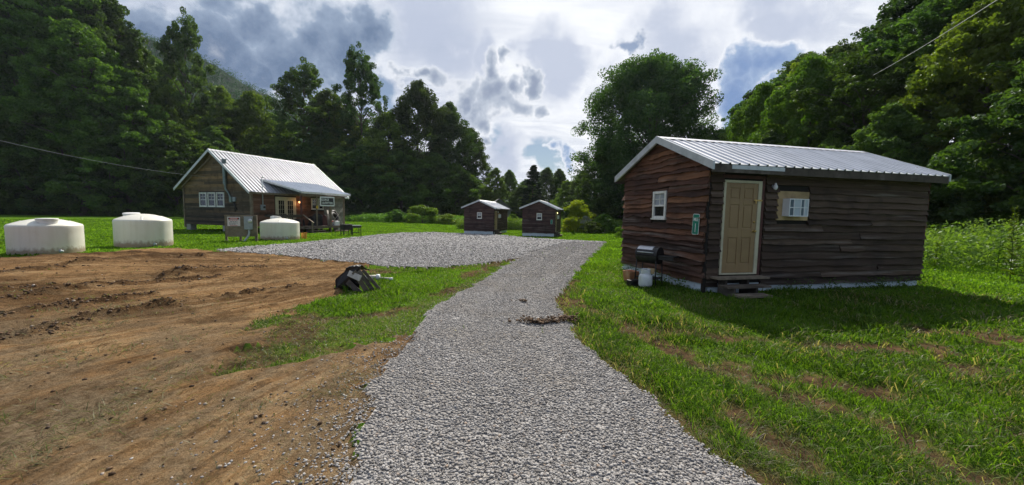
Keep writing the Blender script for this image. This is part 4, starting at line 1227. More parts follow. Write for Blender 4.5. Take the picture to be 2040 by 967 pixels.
def frame_win(parent, place, u0, u1, z0, z1, panes, name='window', fr=0.06, blind=False, label=None, muntin=True):
    """double-hung window: white frame with sash bars (part), its glass a sub-part"""
    def bx(mb, a, b, c, d, o0, o1):
        P = [place(u, o, z) for z in (c, d) for o in (o0, o1) for u in (a, b)]
        i = len(mb.v); mb.v += [tuple(p) for p in P]
        for q in ((0, 2, 3, 1), (4, 5, 7, 6), (0, 1, 5, 4), (1, 3, 7, 5), (3, 2, 6, 7), (2, 0, 4, 6)):
            mb.f.append(tuple(i + k for k in q)); mb.a.append(0.5)
    f = MB(); zm = (z0 + z1) / 2 - 0.02
    bx(f, u0, u0 + fr, z0, z1, 0, .062); bx(f, u1 - fr, u1, z0, z1, 0, .062)
    bx(f, u0 + fr, u1 - fr, z1 - fr, z1, 0, .060); bx(f, u0 + fr, u1 - fr, z0, z0 + fr, 0, .060)
    bx(f, u0 + fr, u1 - fr, zm - .022, zm + .022, .012, .054)
    if muntin:
        for k in range(1, panes):
            uu = u0 + fr + (u1 - u0 - 2 * fr) * k / panes
            bx(f, uu - .010, uu + .010, zm + .022, z1 - fr, .014, .040)
        if panes > 1:
            zz_ = (zm + z1 - fr) / 2 + .012
            bx(f, u0 + fr, u1 - fr, zz_ - .009, zz_ + .009, .016, .038)
    w = f.build(name, M['trim_white'], parent)
    s = MB(); bx(s, u0 - .02, u1 + .02, z0 - .035, z0 - .001, .0, .085); s.build('sill', M['trim_white'], w)
    g = MB(); bx(g, u0 + fr - .004, u1 - fr + .004, z0 + fr - .004, z1 - fr + .004, -.01, .020); g.build('pane', M['glass'], w)
    if blind:
        b = MB(); n = 9; a, c = u0 + fr, u1 - fr
        bx(b, a + .004, c - .004, zm + .024, z1 - fr - .003, .0205, .0225)
        b.build('blind', M['blind'], w)
    return w


def bxp(mb, place, a, b, o0, o1, c, d):
    P = [place(u, o, z) for z in (c, d) for o in (o0, o1) for u in (a, b)]
    i = len(mb.v); mb.v += [tuple(p) for p in P]
    for q in ((0, 2, 3, 1), (4, 5, 7, 6), (0, 1, 5, 4), (1, 3, 7, 5), (3, 2, 6, 7), (2, 0, 4, 6)):
        mb.f.append(tuple(i + k for k in q)); mb.a.append(mb.cur)


# ------------------------------------------------------------------ rental cabin
CL, CW, EZ, RY, RZ, OH = 6.45, 3.40, 2.755, 1.66, 3.63, 0.30


def roof_z(y):                                     # underside of the roof deck
    return (EZ + (y + OH) * (RZ - EZ) / (RY + OH) if y < RY else RZ - (y - RY) * (RZ - 2.80) / (3.72 - RY)) - 0.07


def make_cabin(label):
    rd = random.Random(5)
    e = thing('wooden_cabin', label, 'cabin')
    G = lambda u, o, z: Vector((-o, u, z))         # gable wall, u along y
    Sd = lambda u, o, z: Vector((u, -o, z))        # door side
    B = lambda u, o, z: Vector((u, CW + o, z))
    E2 = lambda u, o, z: Vector((CL + o, u, z))
    core = MB()
    for x in (0.0, CL):
        core.poly([(x, 0, .18), (x, CW, .18), (x, CW, roof_z(CW)), (x, RY, roof_z(RY)), (x, 0, roof_z(0))])
    core.poly([(0, 0, .18), (CL, 0, .18), (CL, 0, roof_z(0)), (0, 0, roof_z(0))])
    core.poly([(0, CW, .18), (CL, CW, .18), (CL, CW, roof_z(CW)), (0, CW, roof_z(CW))])
    core.poly([(0, 0, .18), (CL, 0, .18), (CL, CW, .18), (0, CW, .18)])
    core.build('wall_core', M['core'], e)
    def gl(z):
        a = -0.02; b = CW + .02
        if z > roof_z(0): a = max(a, (z + .07 - EZ) / (RZ - EZ) * (RY + OH) - OH)
        if z > roof_z(CW): b = min(b, RY + (RZ - z - .07) / (RZ - 2.80) * (3.72 - RY))
        return a, b
    def gt(z, r): return min(1, max(0, 0.36 + 0.18 * (z - 1.4) + r.uniform(-.42, .50)))
    w = MB(); lap(w, G, .20, RZ - .12, .128, gl, [(1.30, 1.96, 1.55, 2.33)], .026, .062, .10, rd, .04, gt, .25)
    w.build('gable_wall', M['siding_g'], e)
    def stn(z, r): return min(1, max(0, 0.36 + 0.10 * (z - 1.3) + r.uniform(-.24, .28)))
    w = MB(); lap(w, Sd, .14, roof_z(0), .148, lambda z: (0.03, CL), [(.34, 1.47, .0, 2.60), (1.80, 2.68, 1.60, 2.28)], .014, .062, .16, rd, .02, stn, .3)
    w.build('side_wall', M['siding_s'], e)
    w = MB(); lap(w, E2, .20, RZ - .12, .2, gl, [], .012, .04, .4, rd, .02, gt); w.build('gable_wall', M['siding_g'], e)
    w = MB(); lap(w, B, .16, roof_z(CW), .2, lambda z: (0.0, CL), [], .012, .04, .4, rd, .02, stn); w.build('side_wall', M['siding_s'], e)
    sk = MB()
    bxp(sk, G, 0.06, CW, -.06, .004, -.35, .215); bxp(sk, Sd, .12, CL - .05, -.06, .003, -.35, .20); bxp(sk, E2, .06, CW, -.06, .003, -.35, .2); bxp(sk, B, .05, CL, -.06, .003, -.35, .2)
    sk.build('skirting', M['skirt'], e)
    cp = MB(); cp.box(-.012, .05, -.03, .035, -.1, roof_z(0) - .02); cp.build('corner_post', M['core'], e)
    # roof
    X0, X1 = -.20, 6.62
    r1 = MB(); ribbed(r1, X0, X1, -OH, EZ, RY, RZ); ribbed(r1, X0, X1, 3.72, 2.80, RY, RZ); rf = r1.build('roof', M['roof_pale'], e)
    rc = MB()
    for s_ in (-1, 1):
        sl = (RZ - EZ) / (RY + OH)
        rc.poly([(X0, RY, RZ + .036), (X1, RY, RZ + .036), (X1, RY + s_ * .16, RZ + .036 - .16 * sl), (X0, RY + s_ * .16, RZ + .036 - .16 * sl)])
    rc.build('ridge_cap', M['roof_pale'], rf)
    dk = MB()
    for (ya, za, yb, zb) in ((-OH + .02, EZ - .02, RY, RZ - .02), (3.70, 2.78, RY, RZ - .02)):
        dk.poly([(X0 + .03, ya, za - .012), (X1 - .03, ya, za - .012), (X1 - .03, yb, zb - .012), (X0 + .03, yb, zb - .012)])
        dk.poly([(X0 + .03, ya, za - .05), (X1 - .03, ya, za - .05), (X1 - .03, yb, zb - .05), (X0 + .03, yb, zb - .05)])
    dk.build('roof_deck', M['wood_dark'], rf)
    for x in (X0, X1):
        for (ya, za) in ((-OH - .02, EZ), (3.74, 2.80)):
            rk = MB(); s_ = 1 if x < 0 else -1
            P = [Vector((x, ya, za - .13)), Vector((x, RY, RZ - .13)), Vector((x, RY, RZ + .042)), Vector((x, ya, za + .042))]
            Q = [p + Vector((s_ * .05, 0, 0)) for p in P]
            rk.poly(P); rk.poly(Q[::-1])
            for i in range(4): rk.poly([P[i], Q[i], Q[(i + 1) % 4], P[(i + 1) % 4]])
            rk.build('rake_trim', M['rake'], rf)
    fb = MB(); rdd = random.Random(3)
    fb.box(X0 + .02, X1 - .04, -OH - .004, -OH + .03, EZ - .175, EZ - .022); fb.box(X0 + .02, X1 - .04, 3.69, 3.725, 2.63, 2.775)
    fb.build('fascia', M['wood_dark'], rf)
    dr = MB(); dr.box(.28, 1.62, -OH - .012, -OH - .0055, EZ - .10, EZ - .018); dr.build('drip_edge', M['rake'], rf)
    so = MB(); so.poly([(X0 + .05, -OH + .03, EZ - .16), (X1 - .05, -OH + .03, EZ - .16), (X1 - .05, 0, EZ - .10), (X0 + .05, 0, EZ - .10)]); so.build('soffit', M['wood_dark'], rf)
    # window in the gable
    frame_win(e, G, 1.355, 1.905, 1.60, 2.29, 2, blind=True)
    wt = MB(); wt.cur = .35
    bxp(wt, G, 1.30, 1.353, 0, .03, 1.56, 2.33); bxp(wt, G, 1.907, 1.955, 0, .03, 1.56, 2.33); bxp(wt, G, 1.30, 1.96, 0, .03, 2.292, 2.35)
    wt.build('window_trim', M['siding_g'], e)
    # door
    fr = MB(); t_ = .042
    bxp(fr, Sd, .365, .365 + .055, 0, t_, .40, 2.46); bxp(fr, Sd, 1.262, 1.352, 0, t_, .40, 2.46); bxp(fr, Sd, .42, 1.262, 0, t_ - .002, 2.405, 2.46); bxp(fr, Sd, .42, 1.262, 0, .05, .40, .432)
    fr.build('door_frame', M['trim_cream'], e, bevel=.004)
    rt = MB(); bxp(rt, Sd, 1.354, 1.43, 0, .035, .36, 2.50); bxp(rt, Sd, .34, 1.43, 0, .034, 2.502, 2.57); rt.build('door_trim', M['red_trim'], e)
    dr = MB(); a, b, c, d = .424, 1.258, .436, 2.402
    bxp(dr, Sd, a, b, -.01, .012, c, d)
    st = .115; cx_ = (a + b) / 2; rows_ = [(c + .20, c + .78), (c + .98, c + 1.50), (c + 1.62, c + 1.86)]
    bxp(dr, Sd, a, a + st, .012, .026, c, d); bxp(dr, Sd, b - st, b, .012, .026, c, d); bxp(dr, Sd, cx_ - .05, cx_ + .05, .012, .026, c, d)
    zs = [c] + [q for r_ in rows_ for q in r_] + [d]
    for i in range(0, len(zs), 2):
        bxp(dr, Sd, a + st, cx_ - .05, .012, .026, zs[i], zs[i + 1]); bxp(dr, Sd, cx_ + .05, b - st, .012, .026, zs[i], zs[i + 1])
    for q0, q1 in rows_:
        for u0, u1 in ((a + st, cx_ - .05), (cx_ + .05, b - st)):
            bxp(dr, Sd, u0 + .03, u1 - .03, .012, .023, q0 + .03, q1 - .03)
    do = dr.build('door', M['door_tan'], e, bevel=.005)
    kb = MB(); Mk = Matrix.Translation(Vector((1.20, -.026, 1.36))) @ Matrix.Rotation(R(90), 4, 'X')
    kb.lathe([(.030, 0), (.030, .008), (.012, .012), (.012, .035), (.028, .045), (.030, .06), (.018, .072)], n=14, M=Mk)
    kb.build('handle', M['brass'], do, True)
    kb = MB(); kb.lathe([(.022, 0), (.022, .015), (.012, .02)], n=12, M=Matrix.Translation(Vector((1.20, -.026, 1.56))) @ Matrix.Rotation(R(90), 4, 'X')); kb.build('deadbolt', M['brass'], do, True)
    hp = MB(); hp.box(1.15, 1.36, -.055, -.042, 2.02, 2.055); hp.tube([(1.19, -.06, 2.03), (1.19, -.06, 1.97)], .018, 8); hp.build('hasp', M['brass'], do)
    # porch lamp socket
    lm = MB(); lm.lathe([(.05, 0), (.05, .02), (.03, .03), (.03, .06)], n=12, M=Matrix.Translation(Vector((1.655, -.03, 2.36))) @ Matrix.Rotation(R(90), 4, 'X'))
    lp = lm.build('lamp_socket', M['grey_metal'], e, True)
    bl = MB(); bl.lathe([(.018, .10), (.024, .07), (.042, .03), (.044, -.005), (.03, -.04), (.008, -.055)], (1.655, -.085, 2.33), 12); bl.build('bulb', M['white_plastic'], lp, True)
    # plywood surround of the air conditioner
    sr = MB(); rr = random.Random(8)
    for q in ((1.79, 2.665, 2.10, 2.265), (1.79, 2.665, 1.615, 1.70), (1.79, 1.93, 1.70, 2.10), (2.50, 2.665, 1.70, 2.10)):
        sr.cur = rr.random(); bxp(sr, Sd, q[0], q[1], 0.0, .042, q[2], q[3])
    sr.build('window_surround', M['wood_tan'], e)
    return e


def make_ac(label):
    e = thing('air_conditioner', label, 'air conditioner')
    b = MB(); x0, x1, z0, z1, y0, y1 = 1.935, 2.47, 1.702, 2.095, -.20, .05
    b.box(x0, x1, y0 + .012, y1, z0, z1); b.build('casing', M['white_plastic'], e, bevel=.006)
    f = MB(); yb = y0 - .006
    for a, c in ((x0, x0 + .022), (x0 + .125, x0 + .142), (x0 + .31, x0 + .33), (x1 - .125, x1 - .105), (x1 - .022, x1)):
        f.box(a, c, yb, y0 + .012, z0, z1)
    for a, c in ((z0, z0 + .022), ((z0 + z1) / 2 - .009, (z0 + z1) / 2 + .009), (z1 - .022, z1)):
        f.box(x0 + .022, x1 - .022, yb + .002, y0 + .0118, a, c)
    f.build('grille_frame', M['white_plastic'], e)
    for (a, c, m_) in ((x0 + .022, x0 + .125, 'louvre'), (x0 + .142, x0 + .31, 'louvre_light'), (x0 + .33, x1 - .125, 'louvre'), (x1 - .105, x1 - .022, 'louvre_light')):
        g = MB(); k = 16
        for i in range(k):
            za = z0 + .022 + (z1 - z0 - .044) * i / k; zb = za + (z1 - z0 - .044) / k
            g.poly([(a, y0 + .011, za), (c, y0 + .011, za), (c, y0 + .002, zb - .004), (a, y0 + .002, zb - .004)])
            g.poly([(a, y0 + .002, zb - .004), (c, y0 + .002, zb - .004), (c, y0 + .0112, zb), (a, y0 + .0112, zb)])
        g.build('louvre', M[m_], e)
    return e


def make_steps(label):
    e = thing('wooden_steps', label, 'steps'); rd = random.Random(2)
    for (x0, x1, y0, y1, z) in ((.12, 1.45, -.30, -.045, .375), (.15, 1.24, -.54, -.27, .23), (.27, 1.02, -.78, -.51, .085)):
        t = MB(); n = 2
        for i in range(n):
            t.cur = rd.random(); a = y0 + (y1 - y0) * i / n; t.box(x0, x1, a + .004, a + (y1 - y0) / n - .004, z - .04, z)
        t.build('tread', M['wood_grey'], e)
    for x in (.34, .90):
        s_ = MB(); s_.cur = .3
        s_.box(x, x + .05, -.72, -.05, -.12, .044); s_.box(x, x + .05, -.49, -.05, .044, .189); s_.box(x, x + .05, -.26, -.05, .189, .334)
        s_.build('stringer', M['wood_dark'], e)
    return e


CABINS = {'near': ((4.17, 8.0), 77.0), 'a': ((-2.07, 41.0), 12.5), 'b': ((4.39, 38.5), 12.5)}
def put(e, key, dz=0.0, keep=False):
    (x, y), az = CABINS[key]
    e.location = (x, y, float(gz(x, y)) + dz); e.rotation_euler = (0, 0, R(90 - az))
    return e


cabin = put(make_cabin('near weathered brown cabin with wavy lap siding, tan door and white metal roof'), 'near')
ac = put(make_ac('white window air conditioner in the plywood frame beside the tan door'), 'near')
steps = put(make_steps('three worn grey treads below the tan cabin door'), 'near')
for key, lab, lab2, lab3 in (('a', 'left one of the two small far cabins beyond the gravel lot', 'white air conditioner on the side of the left far cabin', 'small steps at the door of the left far cabin'),
                             ('b', 'right one of the two small far cabins, with a small sign on its gable', 'white air conditioner on the side of the right far cabin', 'small steps at the door of the right far cabin')):
    for src, l_ in ((cabin, lab), (ac, lab2), (steps, lab3)):
        c = put(copy_tree(src), key, 0.14); c['label'] = l_
        if src is cabin: c['group'] = 'small far cabins'
        if src is cabin:
            for p in c.children:
                if p.name.startswith('gable_wall'): p.data = p.data.copy(); p.data.materials[0] = M['far_siding']
        if src is cabin and key == 'b':
            for p in c.children:
                if p.name.startswith('lamp_socket'):
                    for q in p.children: q.data = q.data.copy(); q.data.materials[0] = M['bulb_warm']

NC = cabin.matrix_basis.copy() if False else Matrix.Translation(Vector((4.17, 8.0, 0))) @ Matrix.Rotation(R(13.0), 4, 'Z')


def rounded_plate(name, w, h, r, t, m, parent, x=0.0):
    """upright plate facing -x, width along y"""
    P = []
    for cx_, cz_, a0 in ((w / 2 - r, h / 2 - r, 0), (-w / 2 + r, h / 2 - r, 90), (-w / 2 + r, -h / 2 + r, 180), (w / 2 - r, -h / 2 + r, 270)):
        for k in range(6):
            a = R(a0 + 18 * k); P.append((cx_ + r * math.cos(a), cz_ + r * math.sin(a)))
    mb = MB(); mb.poly([(x - t, y, z) for y, z in P]); mb.poly([(x, y, z) for y, z in P][::-1])
    for i in range(len(P)):
        (a, b), (c, d) = P[i], P[(i + 1) % len(P)]
        mb.poly([(x, a, b), (x - t, a, b), (x - t, c, d), (x, c, d)])
    return mb.build(name, m, parent)


def mile_sign(loc, rz, label, lettered=True, group=None, tilt=2.0):
    e = thing('mile_sign', label, 'sign', loc, rz, group); e.rotation_euler = (R(tilt), 0, rz)
    rounded_plate('border', .205, .46, .035, .004, M['sign_white'], e)
    rounded_plate('plate', .180, .435, .028, .003, M['sign_green'], e, -.0045)
    rot = (R(90), 0, R(-90))
    if lettered:
        text_mesh('lettering', 'MILE', .105, M['sign_white'], e, (-.0085, 0, .105), rot, .002, .70, .002)
        text_mesh('numeral', '1', .27, M['sign_white'], e, (-.0085, 0, -.09), rot, .002, .55, .002)
    return e


p = NC @ Vector((-.062, .243, 1.49)); mile_sign(tuple(p), R(13), 'green mile marker sign reading MILE 1 on the near cabin corner')
FB = Matrix.Translation(Vector((4.39, 38.5, float(gz(4.39, 38.5)) + .14))) @ Matrix.Rotation(R(77.5), 4, 'Z')
p = FB @ Vector((-.062, .33, 1.42)); mile_sign(tuple(p), R(77.5), 'faded green marker sign on the gable of the right far cabin', False)

# --- grill, propane, pot at the near gable
def make_grill():
    e = thing('barbecue_grill', 'black gas barbecue with painted lid highlight standing by the near cabin gable', 'grill')
    e.matrix_world = NC @ Matrix.Translation(Vector((-.62, 1.02, float(gz(3.4, 8.6))))) @ Matrix.Rotation(R(-60), 4, 'Z') @ Matrix.Diagonal((.84, .80, 1.0, 1))
    b = MB(); n = 14
    for (xa, xb) in ((-.36, .26),):
        ring = [(0.235 * math.cos(R(180 + 180 * i / n)), .72 + .20 * math.sin(R(180 + 180 * i / n))) for i in range(n + 1)]
        for i in range(n):
            (y0, z0), (y1, z1) = ring[i], ring[i + 1]
            b.poly([(xa, y0, z0), (xb, y0, z0), (xb, y1, z1), (xa, y1, z1)])
        b.poly([(xa, y, z) for y, z in ring]); b.poly([(xb, y, z) for y, z in ring][::-1])
    b.build('firebox', M['black_metal'], e, 'auto')
    l = MB(); ring = [(0.245 * math.cos(R(180 * i / n)), .735 + .19 * math.sin(R(180 * i / n))) for i in range(n + 1)]
    for i in range(n):
        (y0, z0), (y1, z1) = ring[i], ring[i + 1]
        l.poly([(-.37, y0, z0), (-.37, y1, z1), (.27, y1, z1), (.27, y0, z0)])
    l.poly([(-.37, y, z) for y, z in ring][::-1]); l.poly([(.27, y, z) for y, z in ring])
    ld = l.build('lid', M['black_metal'], e, 'auto')
    t = MB()
    for i in range(4, 11):
        y0, z0 = 0.252 * math.cos(R(180 * i / n)), .737 + .197 * math.sin(R(180 * i / n)); y1, z1 = 0.252 * math.cos(R(180 * (i + 1) / n)), .737 + .197 * math.sin(R(180 * (i + 1) / n))
        t.poly([(-.33, y0, z0), (-.33, y1, z1), (.12, y1, z1), (.12, y0, z0)])
    t.build('lid_highlight', M['silver'], ld, True)  # silver patch modelled as the highlight on top of the black lid
    h = MB(); h.tube([(-.28, -.285, .80), (.18, -.285, .80)], .012, 8); h.tube([(-.28, -.24, .80), (-.28, -.285, .80)], .008, 6); h.tube([(.18, -.24, .80), (.18, -.285, .80)], .008, 6)
    h.build('handle', M['silver'], ld, True)
    s_ = MB(); s_.box(.275, .72, -.19, .19, .715, .745); s_.box(.29, .70, -.17, -.15, .64, .715); s_.build('side_shelf', M['black_metal'], e, bevel=.008)
    for sx in (-.33, .24):
        for sy in (-.19, .19):
            g = MB(); g.tube([(sx, sy, .60), (sx * 1.12, sy * 1.1, -.03)], .017, 8); g.build('leg', M['black_metal'], e, True)
    r_ = MB(); r_.box(-.36, .27, -.20, .20, .17, .19); r_.build('lower_shelf', M['black_metal'], e)
    p_ = MB(); p_.box(.02, .22, -.215, -.205, .30, .43); p_.build('badge_panel', M['wood_tan'], e)
    return e


make_grill()
px_, py_ = gpt(1285, 573)
e = thing('propane_tank', 'white propane cylinder on the grass in front of the barbecue', 'gas cylinder', (px_, py_, float(gz(px_, py_)) - .01))
mb = MB(); mb.lathe([(.10, 0), (.115, .0), (.115, .025), (.105, .03), (.14, .05), (.152, .09), (.152, .25), (.14, .30), (.10, .335), (.04, .348), (.0, .35)], n=28); mb.build('cylinder', M['propane'], e, 'auto')
mb = MB(); mb.lathe([(.10, .335), (.104, .335), (.104, .44), (.10, .445), (.095, .44), (.095, .335)], n=20)
mb.build('collar', M['propane'], e, 'auto')
mb = MB(); mb.tube([(0, 0, .33), (0, 0, .42)], .02, 8); mb.tube([(0, 0, .40), (.05, -.05, .40)], .012, 8); mb.tube([(-.03, 0, .43), (.03, 0, .43)], .014, 8); mb.build('valve', M['black_metal'], e, True)
px_, py_ = gpt(1256, 561)
e = thing('plant_pot', 'square terracotta planter at the left foot of the near cabin gable', 'planter', (px_, py_, float(gz(px_, py_)) - .02), R(20))
mb = MB(); w0, w1 = .115, .145
lo_, hi_, it, ib = [(-w0, -w0, 0), (w0, -w0, 0), (w0, w0, 0), (-w0, w0, 0)], [(-w1, -w1, .29), (w1, -w1, .29), (w1, w1, .29), (-w1, w1, .29)], [(-w1 + .02, -w1 + .02, .29), (w1 - .02, -w1 + .02, .29), (w1 - .02, w1 - .02, .29), (-w1 + .02, w1 - .02, .29)], None
for i in range(4):
    j = (i + 1) % 4; mb.poly([lo_[i], lo_[j], hi_[j], hi_[i]]); mb.poly([hi_[i], hi_[j], it[j], it[i]])
    k0 = tuple(q * .8 if n_ < 2 else .22 for n_, q in enumerate(it[i])); k1 = tuple(q * .8 if n_ < 2 else .22 for n_, q in enumerate(it[j])); mb.poly([it[i], it[j], k1, k0])
mb.poly(lo_[::-1]); mb.build('pot', M['terracotta'], e)
mb = MB(); mb.box(-.108, .108, -.108, .108, .20, .225); mb.build('soil', M['dirt'], e)
px_, py_ = gpt(1262, 569)
e = thing('tool_box', 'small dark box on the grass between planter and propane cylinder', 'box', (px_, py_, float(gz(px_, py_)) - .02), R(25))
mb = MB(); mb.box(-.15, .15, -.08, .08, 0, .13); mb.build('body', M['black_plastic'], e, bevel=.012)
mb = MB(); mb.box(-.155, .155, -.085, .085, .131, .16); mb.build('lid', M['black_plastic'], e, bevel=.01)

# ------------------------------------------------------------------ cottage
CX0, CY0, CAZ = -19.91, 28.42, 22.0
CZ0 = float(gz(CX0, CY0))
CM = Matrix.Translation(Vector((CX0, CY0, CZ0))) @ Matrix.Rotation(R(90 - CAZ), 4, 'Z')
KL, KW, KE, KRY, KRZ = 8.75, 8.55, 3.13, 4.3, 6.45
kz = lambda y: (KE + (y + .35) * (KRZ - KE) / (KRY + .35) if y < KRY else KRZ - (y - KRY) * (KRZ - 3.42) / (9.15 - KRY)) - .09
cot = thing('cottage', 'large brown board cottage with steep white metal roof and front porch', 'cottage', (CX0, CY0, CZ0), R(90 - CAZ))
rd = random.Random(21)
Gc = lambda u, o, z: Vector((-o, u, z)); Sc = lambda u, o, z: Vector((u, -o, z))
mb = MB(); FZ = .47
for x in (0, KL): mb.poly([(x, 0, FZ), (x, KW, FZ), (x, KW, kz(KW)), (x, KRY, kz(KRY)), (x, 0, kz(0))])
mb.poly([(0, 0, FZ), (KL, 0, FZ), (KL, 0, kz(0)), (0, 0, kz(0))]); mb.poly([(0, KW, FZ), (KL, KW, FZ), (KL, KW, kz(KW)), (0, KW, kz(KW))]); mb.poly([(0, 0, FZ), (KL, 0, FZ), (KL, KW, FZ), (0, KW, FZ)])
mb.build('wall_core', M['core'], cot)
def kg(z):
    a, b = .0, KW
    if z > kz(0): a = (z + .09 - KE) / (KRZ - KE) * (KRY + .35) - .35
    if z > kz(KW): b = KRY + (KRZ - z - .09) / (KRZ - 3.42) * (9.15 - KRY)
    return a, b
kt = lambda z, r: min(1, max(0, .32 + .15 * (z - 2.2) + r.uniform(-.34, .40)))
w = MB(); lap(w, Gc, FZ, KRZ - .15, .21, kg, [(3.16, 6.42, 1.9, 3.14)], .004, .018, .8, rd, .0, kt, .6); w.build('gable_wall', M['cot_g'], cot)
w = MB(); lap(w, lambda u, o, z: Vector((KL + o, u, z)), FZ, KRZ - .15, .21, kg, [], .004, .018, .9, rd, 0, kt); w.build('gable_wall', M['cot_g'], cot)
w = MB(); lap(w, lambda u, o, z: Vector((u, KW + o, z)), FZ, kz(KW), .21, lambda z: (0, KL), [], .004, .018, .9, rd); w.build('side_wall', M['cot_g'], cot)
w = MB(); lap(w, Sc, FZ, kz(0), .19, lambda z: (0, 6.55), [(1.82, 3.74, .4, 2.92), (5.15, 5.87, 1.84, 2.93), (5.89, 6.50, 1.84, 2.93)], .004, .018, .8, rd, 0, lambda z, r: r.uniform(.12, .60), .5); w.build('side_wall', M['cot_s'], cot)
w = MB(); lap(w, Sc, FZ, kz(0), .17, lambda z: (6.56, KL), [], .006, .028, .6, rd, 0, lambda z, r: r.uniform(.78, 1.0), .0); w.build('side_wall', M['cot_s'], cot)
mb = MB(); mb.cur = .8; mb.box(-.06, .10, -.06, .10, -.1, kz(0) - .02); mb.build('corner_post', M['wood_grey'], cot)
mb = MB(); mb.cur = .7; mb.box(-.06, .10, KW - .10, KW + .06, .2, kz(KW) - .02); mb.build('corner_post', M['wood_grey'], cot)
for (x, y) in ((.25, KW - .35), (.25, 3.3), (4.2, KW - .35), (8.4, KW - .35), (8.4, .4), (4.2, .4), (4.2, 4.2)):
    mb = MB(); mb.box(x - .22, x + .22, y - .3, y + .3, -.4, FZ - .004); mb.build('pier', M['block'], cot)
X0, X1 = -.42, 9.2
mb = MB(); ribbed(mb, X0, X1, -.35, KE, KRY, KRZ, .28, .055); ribbed(mb, X0, X1, 9.15, 3.42, KRY, KRZ, .28, .055); rf = mb.build('roof', M['roof'], cot)
mb = MB(); sl = (KRZ - KE) / (KRY + .35)
for s_ in (-1, 1): mb.poly([(X0, KRY, KRZ + .05), (X1, KRY, KRZ + .05), (X1, KRY + s_ * .2, KRZ + .05 - .2 * sl), (X0, KRY + s_ * .2, KRZ + .05 - .2 * sl)])
mb.build('ridge_cap', M['roof'], rf)
mb = MB()
for (ya, za) in ((-.33, KE - .03), (9.13, 3.39)): mb.poly([(X0 + .03, ya, za), (X1 - .03, ya, za), (X1 - .03, KRY, KRZ - .03), (X0 + .03, KRY, KRZ - .03)])
mb.build('roof_deck', M['wood_grey'], rf)
for x in (X0, X1):
    for (ya, za) in ((-.37, KE), (9.17, 3.42)):
        mb = MB(); s_ = 1 if x < 0 else -1
        P = [Vector((x, ya, za - .17)), Vector((x, KRY, KRZ - .17)), Vector((x, KRY, KRZ + .055)), Vector((x, ya, za + .055))]; Q = [p + Vector((s_ * .04, 0, 0)) for p in P]
        mb.poly(P); mb.poly(Q[::-1])
        for i in range(4): mb.poly([P[i], Q[i], Q[(i + 1) % 4], P[(i + 1) % 4]])
        mb.build('rake_trim', M['rake'], rf)
mb = MB(); mb.cur = .9; mb.box(X0 + .05, X1 - .05, -.352, -.32, KE - .16, KE - .03); mb.build('fascia', M['wood_grey'], rf)
for (y0, z0, y1, z1) in ((8.2, 3.55, 7.2, 4.45), (6.4, 4.6, 5.6, 5.35), (KRY + 1.0, 5.2, KRY + .35, 5.9)):
    mb = MB(); mb.cur = .8; mb.bar((-.30, y0, z0), (-.06, y1, z1), .07, .07); mb.build('brace', M['wood_grey'], cot)
for u0, u1 in ((5.42, 6.37), (4.30, 5.25), (3.18, 4.13)):
    frame_win(cot, Gc, u0, u1, 1.95, 3.10, 2, fr=.095)
# porch roof
PA, PZ, PO, PE = 1.1, 4.24, -2.4, 3.30
mb = MB(); nx2 = 20
for i in range(nx2):
    f0, f1 = i / nx2, (i + 1) / nx2
    a0, a1 = 1.55 + 5.15 * f0, 1.55 + 5.15 * f1; b0, b1 = 2.35 + 5.0 * f0, 2.35 + 5.0 * f1
    for h0, h1, q0, q1 in ((0, 0, 0, .72), (0, .025, .72, .80), (.025, .025, .80, .92), (.025, 0, .92, 1)):
        A0, A1 = a0 + (a1 - a0) * q0, a0 + (a1 - a0) * q1; B0, B1 = b0 + (b1 - b0) * q0, b0 + (b1 - b0) * q1
        mb.poly([(B0, PO, PE + h0), (B1, PO, PE + h1), (A1, PA, PZ + h1), (A0, PA, PZ + h0)])
mb.poly([(2.35, PO, PE - .02), (7.35, PO, PE - .02), (6.7, PA, PZ - .02), (1.55, PA, PZ - .02)])
pr = mb.build('porch_roof', M['roof_blue'], cot)
mb = MB(); mb.bar((2.33, PO, PE - .04), (1.53, PA, PZ - .04), .04, .16); mb.build('rake_trim', M['rake'], pr)
mb = MB(); mb.bar((7.37, PO, PE - .04), (6.72, PA, PZ - .04), .04, .16); mb.build('rake_trim', M['rake'], pr)
mb = MB(); mb.box(2.36, 7.34, PO - .02, PO + .02, PE - .15, PE - .03); mb.build('fascia', M['trim_white'], pr)
mb = MB(); mb.cur = .4; mb.box(2.30, 7.0, -2.32, -2.20, 2.98, 3.14); mb.build('porch_beam', M['wood_grey'], cot)
for i, x in enumerate((2.43, 3.85, 5.25, 6.72)):
    mb = MB(); mb.cur = .3 + .2 * i; wq = .055 if i != 1 else .045
    mb.box(x - wq, x + wq, -2.31, -2.31 + 2 * wq, -.15, 2.98); mb.build('porch_post', M['wood_grey'] if i else M['red_trim'], cot)
mb = MB(); r2 = random.Random(4); yy = -2.38
while yy < -.03:
    mb.cur = r2.random(); mb.box(.95, 7.2, yy, min(yy + .137, -.025), .46, .50); yy += .145
mb.build('deck', M['wood_grey'], cot)
mb = MB(); mb.cur = .2; mb.box(.95, 7.2, -2.40, -2.384, .30, .498); mb.box(7.2, 7.22, -2.38, -.03, .30, .498); mb.box(.93, .948, -2.38, -.03, .3, .498); mb.build('deck_rim', M['wood_grey'], cot)
for x in (1.0, 2.43, 3.85, 5.25, 7.1):
    mb = MB(); mb.box(x - .06, x + .06, -2.2, -2.08, -.3, .455); mb.build('deck_post', M['wood_dark'], cot)
